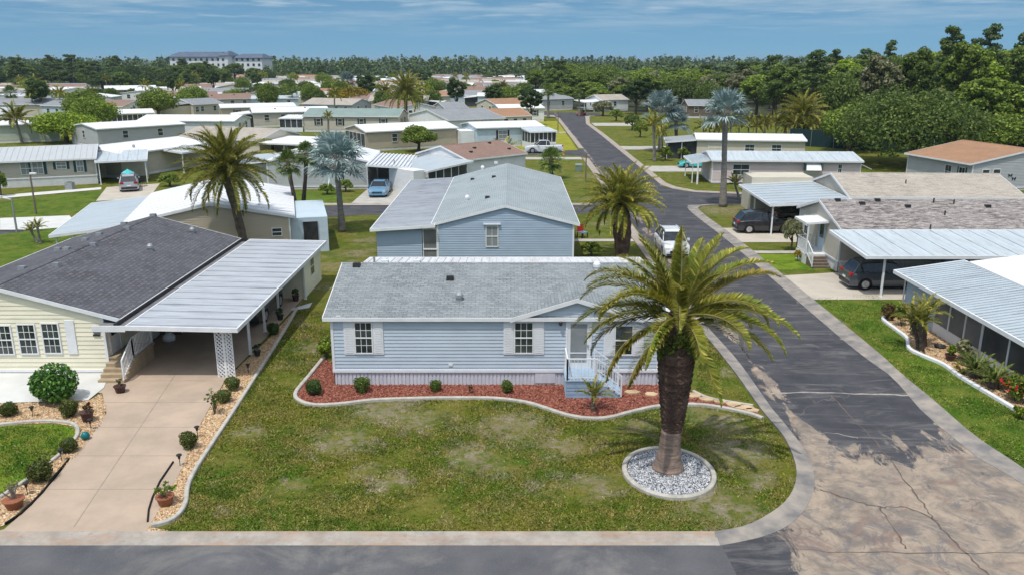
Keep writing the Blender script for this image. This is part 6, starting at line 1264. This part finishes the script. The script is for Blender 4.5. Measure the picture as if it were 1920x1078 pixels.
# far wood that reads as one mass
rs = np.random.RandomState(99); V = []
def far_clump(n, x0, x1, y0, y1, hmin, hmax, cards, size):
    xs_ = rs.uniform(x0, x1, n); ys_ = rs.uniform(y0, y1, n)
    for x, y in zip(xs_, ys_):
        if abs(x+200) < 48 and 500 < y < 560: continue
        Ht = rs.uniform(hmin, hmax); r_ = rs.uniform(3, 6); pine = rs.rand() < .45
        lob = [(x+rs.normal(0, r_*.35), y+rs.normal(0, r_*.35), Ht*(rs.uniform(.45, .95)), r_*rs.uniform(.3, .6), rs.uniform(.8, 1.7 if pine else 2.6)) for _ in range(6)]; lob.append((x, y, Ht*.35, r_*.8, Ht*.3))
        V.append(cloud(rs, lob, cards, size, .3, .4))
far_clump(260, -420, 20, 505, 620, 8, 13.5, 90, .75); far_clump(420, -650, 330, 620, 900, 10, 15.5, 60, 1.0); far_clump(260, 0, 260, 320, 620, 7.5, 12.5, 90, .7); far_clump(300, -900, 900, 900, 1700, 12, 18, 40, 1.9); far_clump(120, 160, 420, 300, 560, 10, 15, 90, .8); far_clump(200, -420, -200, 500, 640, 9, 14.5, 80, .8)
tag(link('distant_wood', np_mesh('distant_wood', np.concatenate(V), 4, M['lf_far'])), 'dark belt of pine wood along the horizon', 'wood', kind='stuff')
sheet('woodland_floor', [(8, 228), (50, 204), (58, 140), (80, 112), (115, 106), (1500, 900), (1500, 3200), (-1500, 3200), (-1500, 520), (-340, 500), (-300, 330), (-240, 320), (-160, 322), (-110, 500), (10, 505)], .02, M['lf_floor'] if 'lf_floor' in M else PM('forest_floor', (.03, .045, .02), (.06, .06, .03), sc=.05, rough=1))
# dark screen fence before the wood
f = empty('screen_fence', (58, 118, 0), 0, 'dark green mesh fence along the foot of the wood at right', 'fence')
q = MB(); pa = [(-14, 14), (2, 0), (30, -6), (60, -8)]
for a, b in zip(pa[:-1], pa[1:]): q.hexa([(a[0], a[1], 0), (b[0], b[1], 0), (b[0], b[1]+.04, 0), (a[0], a[1]+.04, 0)], [(a[0], a[1], 2.6), (b[0], b[1], 2.6), (b[0], b[1]+.04, 2.6), (a[0], a[1]+.04, 2.6)])
M['fence'] = PM('fence_mesh', (.01, .035, .04), rough=.8); q.build('mesh_panel', M['fence'], f)
for a, b in zip(pa[:-1], pa[1:]):
    for i in range(6): t_ = i/6; q = MB(); x, y = a[0]+(b[0]-a[0])*t_, a[1]+(b[1]-a[1])*t_; q.tube([(x, y-.06, 0), (x, y-.06, 2.7)], .04, 6); q.build('post', M['steel'], f)
# ---------------------------------------------------------------- clipped shrubs, pots, lamps
rs = np.random.RandomState(40)
ballV = cloud(rs, [(0, 0, 1.0, .9, .86)]*3+[(.6*math.cos(a), .6*math.sin(a), 1+.5*math.sin(a*2.3+1), .42, .42) for a in [i*.9 for i in range(7)]]+[(.1, -.1, 1.55, .45, .38)], 2300, .075, 0, .8); ballme = {}
def ball(label, px, py, rpx, leaf='lf_box', name='boxwood_ball', group=None, sq=1.):
    g_ = G(px, py+rpx*.75); rad = rpx/F*(g_.y*math.cos(P)+H*math.sin(P)); r = empty(name, g_, 0, label, 'shrub', group)
    if leaf not in ballme: ballme[leaf] = np_mesh('foliage', ballV, 4, M[leaf])
    o = link('foliage', ballme[leaf], r); o.scale = (rad*(1+.12*math.sin(px)), rad*(1-.1*math.sin(px*1.7)), rad*(sq+.1*math.sin(px*3.1))); o.rotation_euler.z = px; q = MB(); q.tube([(0, 0, 0), (0, 0, rad)], .04, 6); q.build('stem', M['bark'], r); 
    q = MB(); q.lathe([(.0, rad*.2), (rad*.5, rad*.35), (rad*.78, rad), (rad*.5, rad*1.6*sq), (0, rad*1.8*sq)], 10); q.build('inner_core', M['lf_dark'], r, smooth=True)  # solid dark green core filling the leaf shell
    return r
for px, py, r_, lf, lb in ((18, 768, 16, 'lf_boxo', 'clipped round shrub left of the glossy topiary tree at the picture edge'), (132, 768, 17, 'lf_boxo', 'clipped round shrub between the topiary tree and the brown glazed pot'), (131, 835, 17, 'lf_boxo', 'clipped round shrub at the tip of the small lawn near the teal ball'), (77, 885, 22, 'lf_boxo', 'largest clipped ball beside the small left lawn'), (355, 828, 17, 'lf_boxo', 'clipped ball half way down the gravel strip right of the driveway'), (421, 743, 14.5, 'lf_boxo', 'lower of the two clipped balls under the lattice post'), (437, 720, 15, 'lf_boxo', 'upper of the two clipped balls under the lattice post'), (513, 619, 12, 'lf_dark', 'dark clipped ball beside the third carport post'),
                          (589, 727, 17, 'lf_dark', 'dark leafy round shrub at the left end of the mulch bed'), (679, 723, 15.5, 'lf_box', 'clipped ball under the left window of the blue house'), (817, 725, 11.5, 'lf_box', 'clipped ball in the mulch between the two left windows, left of centre'), (951, 727, 12, 'lf_box', 'clipped ball in the mulch left of the middle window')): ball(lb, px, py, r_, lf)
g_ = G(108, 752); r = empty('topiary_tree', g_, 0, 'glossy green topiary tree before the cream house windows', 'tree'); s_ = 40/F*(g_.y*math.cos(P)+H*math.sin(P)); c = AY(101, 716, g_.y)
v = cloud(rs, [(0, 0, 0, 1, .85), (.3, -.3, -.2, .72, .6), (-.35, 0, -.15, .7, .6)], 3200, .075, .2, .8); o = link('crown', np_mesh('crown', v, 4, M['lf_ring']), r); o.location = (c.x-g_.x, 0, c.z); o.scale = (s_,)*3
q = MB(); [q.tube([(0, 0, 0), (dx*.5, dy, c.z*.35), (dx, dy*2, c.z*.85)], [.07, .05, .03], 6) for dx, dy in ((-.25, .05), (.1, -.08), (.3, .1), (-.05, 0))]; q.build('trunk', M['bark'], r)
def plant(name, label, px, py, leaf, n, rad, Ht, size=.05, cat='plant', flowers=None):
    g_ = G(px, py); r = empty(name, g_, 0, label, cat); v = cloud(rs, [(rs.normal(0, rad*.35), rs.normal(0, rad*.35), Ht*rs.uniform(.4, .9), rad*.45, Ht*.3) for _ in range(6)], n, size, .1, .3, .02); link('foliage', np_mesh('foliage', v, 4, M[leaf]), r); q = MB()
    for i in range(5): q.tube([(0, 0, 0), (rs.normal(0, rad*.4), rs.normal(0, rad*.4), Ht*.8)], [.015, .008], 4, cap=False)
    q.build('stems', M['bark'], r)
    if flowers: v = cloud(rs, [(0, 0, Ht*.7, rad, Ht*.35)], 60, .06, .2, .9); link('flowers', np_mesh('flowers', v, 4, M[flowers]), r)
    return r
M['flower_red'] = PM('red_petals', (.55, .03, .02), rough=.6)
M['lf_redsh'] = LEAF('leaf_reddish', (.14, .04, .025), (.08, .09, .02), sc=3)
plant('small_sprig', 'small dry sprig in the mulch between two clipped balls', 881, 738, 'lf_redsh', 120, .1, .4, .03)
plant('croton_plant', 'low yellow-green plant at the left corner of the blue house', 614, 672, 'lf_bright', 500, .38, .75, .06); plant('fern', 'pale green ferny plant beside the left wall of the blue house', 612, 655, 'lf_mid', 400, .35, .6, .06)
plant('flowering_shrub', 'red-tinged shrub at the far tip of the white-edged bed', 1663, 598, 'lf_redsh', 900, .5, .8, .06, 'shrub'); plant('shrub', 'dark green shrub next to the red-tinged one', 1690, 612, 'lf_oak', 1100, .55, 1.1, .07, 'shrub'); plant('shrub', 'dark green shrub behind the pygmy date palm', 1712, 628, 'lf_oak', 900, .45, 1.1, .07, 'shrub')
plant('flowering_shrub', 'white-green leafy shrub under the grey porch screens', 1805, 678, 'lf_olive', 1000, .6, .9, .07, 'shrub'); plant('flowering_shrub', 'red flowering shrub at the right picture edge', 1903, 752, 'lf_mid', 1500, .6, 1.1, .07, 'shrub', 'flower_red')
plant('grassy_plant', 'yellowish tuft in the gravel before the first cycad', 1800, 700, 'lf_yellow', 160, .25, .3, .04); plant('yellow_plant', 'yellow-leaved plant low at the right picture edge', 1912, 785, 'lf_bright', 350, .3, .4, .05)
# cycads
cy_, sy_ = palm_crown_mesh('cycad_crown', 22, 26, 1.0, el0=.05, el1=1.1, nl=22, lw=.03, ll=.2, droop=(.6, 1.0), mat='fan')
for px, py, lb in ((1827, 708, 'left cycad with dark arching fronds in the porch bed'), (1862, 728, 'right cycad beside the red flowering shrub')):
    g_ = G(px, py); mkpalm('cycad', lb, g_, (0, 0, .35), cy_, sy_, 'bark', [(0, 0, 0), (0, 0, .2), (0, 0, .4)], [.2, .2, .15], None, .95)
def pot(name, label, px, py, mat, rad, hh, leaf=None, n=0, prad=.3, pH=.5, size=.05):
    g_ = G(px, py); r = empty(name, g_, 0, label, 'plant pot'); q = MB(); q.lathe([(rad*.68, 0.004), (rad*.95, hh*.9), (rad*1.05, hh*.9), (rad*1.05, hh), (rad*.9, hh)], 18); q.build('pot', M[mat], r, smooth=False); q = MB(); q.lathe([(rad*.86, hh*.9), (rad*.86, hh*.93)], 14); q.build('soil', M['soil'], r)
    if leaf: v = cloud(rs, [(rs.normal(0, prad*.35), rs.normal(0, prad*.35), hh+pH*rs.uniform(.3, .9), prad*.4, pH*.25) for _ in range(6)], n, size, .1, .3, hh*.9); link('foliage', np_mesh('foliage', v, 4, M[leaf]), r); q = MB(); [q.tube([(0, 0, hh*.9), (rs.normal(0, prad*.5), rs.normal(0, prad*.5), hh+pH*.8)], [.03, .01], 5, cap=False) for i in range(6)]; q.build('stems', M['bark_grey'], r)
pot('flower_pot', 'terracotta pot with bare grey plant at the lower left picture edge', 28, 952, 'terracotta', .3, .32, 'lf_olive', 90, .3, .55, .04); pot('flower_pot', 'terracotta pot with leafy stems at the foot of the gravel strip', 311, 946, 'terracotta', .27, .32, 'lf_mid', 120, .35, .35, .05)
pot('glazed_jar', 'brown glazed jar with red plant at the driveway edge', 165, 790, 'brownpot', .25, .42, 'lf_redsh', 160, .22, .3, .04); pot('flower_pot', 'dark pot at the foot of the tan steps', 226, 736, 'brownpot', .24, .32, 'lf_olive', 60, .15, .35, .04)
pot('flower_pot', 'dark tub of yellow-green spears under the porch screens', 1781, 676, 'brownpot', .24, .3, 'lf_bright', 500, .25, .45, .05); pot('flower_pot', 'dark red potted plant by the shed end of the left carport', 572, 540, 'brownpot', .22, .4, 'lf_redsh', 200, .3, .4, .05)
pot('flower_pot', 'small dark pot nearest the shed wall of the left carport', 555, 565, 'brownpot', .2, .35, 'lf_dark', 160, .25, .4, .05); pot('flower_pot', 'black potted plant between carport posts, above the dark clipped ball', 526, 600, 'dark', .18, .3, 'lf_dark', 160, .25, .35, .05); pot('flower_pot', 'black potted plant beside the front carport post', 483, 668, 'dark', .16, .3, 'lf_dark', 120, .2, .35, .05)
M['teal'] = PM('teal_glass', (.01, .16, .17), rough=.12); q = MB(); g_ = G(161, 824); q.lathe([(.0, 0.0), (.1, .03), (.17, .16), (.1, .29), (0, .33)], 14); q.lathe([(.05, -.02), (.05, .05)], 8); o = q.build('gazing_ball', M['teal'], smooth=True); o.location = g_; tag(o, 'small teal glass ball in the golden gravel', 'ornament')
for i, (px, py, lb) in enumerate(((62, 782, 'between the picture edge shrub and the topiary tree'), (171, 806, 'just below the brown glazed jar'), (116, 864, 'above the largest clipped ball'), (52, 928, 'beside the lower left terracotta pot'), (371, 820, 'above the middle clipped ball of the right gravel strip'), (338, 874, 'below the middle clipped ball of the right gravel strip'), (466, 700, 'next to the lattice post balls'))):
    g_ = G(px, py); r = empty('garden_light', g_, 0, 'black solar garden light '+lb, 'garden light', 'solar garden lights along the driveway'); q = MB(); q.tube([(0, 0, 0), (0, 0, .32)], .014, 6); q.build('stake', M['dark'], r); q = MB(); q.lathe([(.03, .28), (.06, .4), (.10, .42), (.09, .45), (.02, .48)], 10); q.build('lamp_head', M['dark'], r)
plant('succulent_tree', 'gnarled succulent with bare stems beside the lower clipped ball', 402, 777, 'lf_boxo', 90, .35, .95, .06)
# poles and street things
def pole(name, label, px, pyb, pyt, rad, mat, cat, head=None):
    g_ = G(px, pyb); z = AY(px, pyt, g_.y).z; r = empty(name, g_, 0, label, cat); q = MB(); q.tube([(0, 0, 0), (0, 0, z)], [rad*1.2, rad], 8); q.build('pole', M[mat], r)
    if head: q = MB(); q.bar((0, 0, z-.1), (head, 0, z+.12), .06); q.box(head-.1, -.12, z+.05, head+.45, .12, z+.18); q.build('lamp_head', M['white'], r)
    return r
pole('street_lamp', 'slim dark lamp post on the lawn at far left', 68, 402, 328, .07, 'wood', 'street lamp', .1); pole('street_lamp', 'grey lamp post with long white head by the left road', 32, 436, 372, .07, 'steel', 'street lamp', -1.2)
pole('utility_pole', 'slim brown pole on the verge left of the side street, nearer one', 1098, 342, 290, .06, 'wood', 'pole'); pole('utility_pole', 'slim brown pole on the verge left of the side street, farther one', 1046, 250, 210, .07, 'wood', 'pole')
pole('power_pole', 'pale power pole with crossarm in the wood at right', 1581, 235, 150, .16, 'bark_grey', 'pole'); pole('lamp_post', 'white post before the garden of the pink house', 1307, 346, 303, .09, 'white', 'post'); pole('antenna_post', 'thin white T-topped post by the white-walled village home', 804, 222, 196, .06, 'white', 'post')
pole('lamp_post', 'thin post behind the striped carport, left one', 741, 355, 300, .05, 'bark_grey', 'post'); pole('lamp_post', 'thin post behind the striped carport, right one', 758, 352, 312, .05, 'bark_grey', 'post')
g_ = G(581, 466); r = empty('clothes_post', g_, 0, 'white T-shaped post behind the left carport', 'post'); q = MB(); q.tube([(0, 0, 0), (0, 0, 1.9)], .05, 8); q.tube([(-.35, 0, 1.85), (.35, 0, 1.85)], .045, 8); q.build('post', M['white'], r); q = MB(); q.tube([(0, 0, .75), (-.8, 0, .72), (-1.2, 0, .7)], .03, 6); q.build('arm', M['white'], r)
g_ = G(1085, 322); q = MB(); q.box(-.4, -.35, 0, .4, .35, .75); q.hexa([(-.45, -.4, .75), (.45, -.4, .75), (.45, .4, .75), (-.45, .4, .75)], [(-.4, -.35, .85), (.4, -.35, .85), (.4, .4, .95), (-.4, .4, .95)]); o = q.build('utility_box', PM('utility_green', (.20, .26, .22), rough=.5), bevel=.03); o.location = g_; tag(o, 'grey-green utility box on the verge', 'utility box')
M['hydr'] = PM('hydrant_orange', (.6, .25, .02), rough=.5); g_ = G(1057, 292); q = MB(); q.lathe([(.14, 0), (.14, .08), (.1, .1), (.1, .5), (.14, .52), (.12, .62), (.04, .7), (0, .72)], 12); q.tube([(-.2, 0, .42), (.2, 0, .42)], .05, 8); o = q.build('fire_hydrant', M['hydr'], smooth=True); o.location = g_; tag(o, 'orange fire hydrant on the verge', 'hydrant')
# air conditioners
def acu(label, px, py, par=None):
    g_ = G(px, py); r = empty('air_conditioner', g_, 0, label, 'air conditioner'); q = MB(); q.box(-.4, -.35, 0, .4, .35, .08); q.build('pad', M['concrete'], r); q = MB(); q.box(-.36, -.32, .08, .36, .32, .78); [q.box(-.37, -.33, .14+i*.09, .37, .33, .17+i*.09) for i in range(6)]; q.build('casing', M['steel'], r); q = MB(); q.lathe([(.26, .78), (.26, .8)], 16); q.build('fan_grille', M['dark'], r)
acu('air conditioner by the skirting of the far left greige home', 132, 356); acu('grey air conditioner before the pale blue home', 928, 270); acu('second air conditioner beside the beige gabled home', 312, 224); acu('dark air conditioner behind the pale grey gable home', 213, 222)
# sheltered patio at the far left
g_ = G(243, 352); r = empty('patio_umbrella', g_, 0, 'turquoise umbrella folded over the patio table at the far left porch', 'umbrella'); q = MB(); q.tube([(0, 0, 0), (0, 0, 2.2)], .025, 6); q.build('pole', M['steel'], r); q = MB(); q.lathe([(.7, 1.55), (.4, 1.75), (0, 1.95)], 8); q.build('canopy', M['p_teal'], r)
for i, (px, py, lb) in enumerate(((258, 352, 'left'), (270, 350, 'right'))):
    g_ = G(px, py); r = empty('patio_chair', g_, i*.8, f'dark {lb} patio chair under the far left porch roof', 'chair', 'patio chairs under the far left porch'); q = MB(); q.box(-.25, -.25, .42, .25, .25, .46); q.build('seat', M['dark'], r); q = MB(); q.box(-.25, .22, .46, .25, .26, .95); q.build('backrest', M['dark'], r)
    for x in (-.22, .22):
        for y in (-.22, .22): q = MB(); q.tube([(x, y, 0), (x, y, .43)], .015, 5); q.build('leg', M['dark'], r)
q = MB(); g_ = G(322, 665); q.lathe([(0, 0), (.28, .1), (.3, .3), (.12, .5), (0, .52)], 12); o = q.build('ball_ornament', M['white'], smooth=True); o.location = (G(318, 642).x, G(318, 642).y, .03); tag(o, 'white round ornament on the floor under the left carport', 'ornament')
g_ = G(1762, 652); q = MB(); q.lathe([(.2, 0), (.28, .12), (.26, .14), (.2, .06)], 14); o = q.build('bird_bath', M['dark']); o.location = g_; tag(o, 'low dark bowl at the porch wall beside the pygmy date palm', 'bowl')
for i, (px, py, lb) in enumerate(((1190, 340, 'near'),)): pass
r = empty('garden_chair', G(1092, 446), .6, 'small blue and red decorated chair by the second blue house', 'chair'); q = MB(); q.box(-.3, -.3, .4, .3, .3, .46); q.build('seat', M['p_blue'], r); q = MB(); q.box(-.3, .26, .46, .3, .3, 1.0); q.build('backrest', M['flower_red'], r)
for x in (-.27, .27):
    for y in (-.27, .27): q = MB(); q.box(x-.03, y-.03, 0, x+.03, y+.03, .4); q.build('leg', M['dark'], r)

# ---------------------------------------------------------------- the air
m = bpy.data.materials.new('haze'); m.use_nodes = True; m.node_tree.nodes.clear(); vo_ = m.node_tree.nodes.new('ShaderNodeVolumePrincipled'); vo_.inputs['Color'].default_value = (.62, .78, .92, 1); vo_.inputs['Density'].default_value = .00014; vo_.inputs['Anisotropy'].default_value = .2
ou_ = m.node_tree.nodes.new('ShaderNodeOutputMaterial'); m.node_tree.links.new(vo_.outputs[0], ou_.inputs['Volume'])
q = MB(); q.box(-3600, -300, -1, 3600, 5100, 24); tag(q.build('haze', m), 'thin pale haze over the whole village', 'haze', kind='stuff')
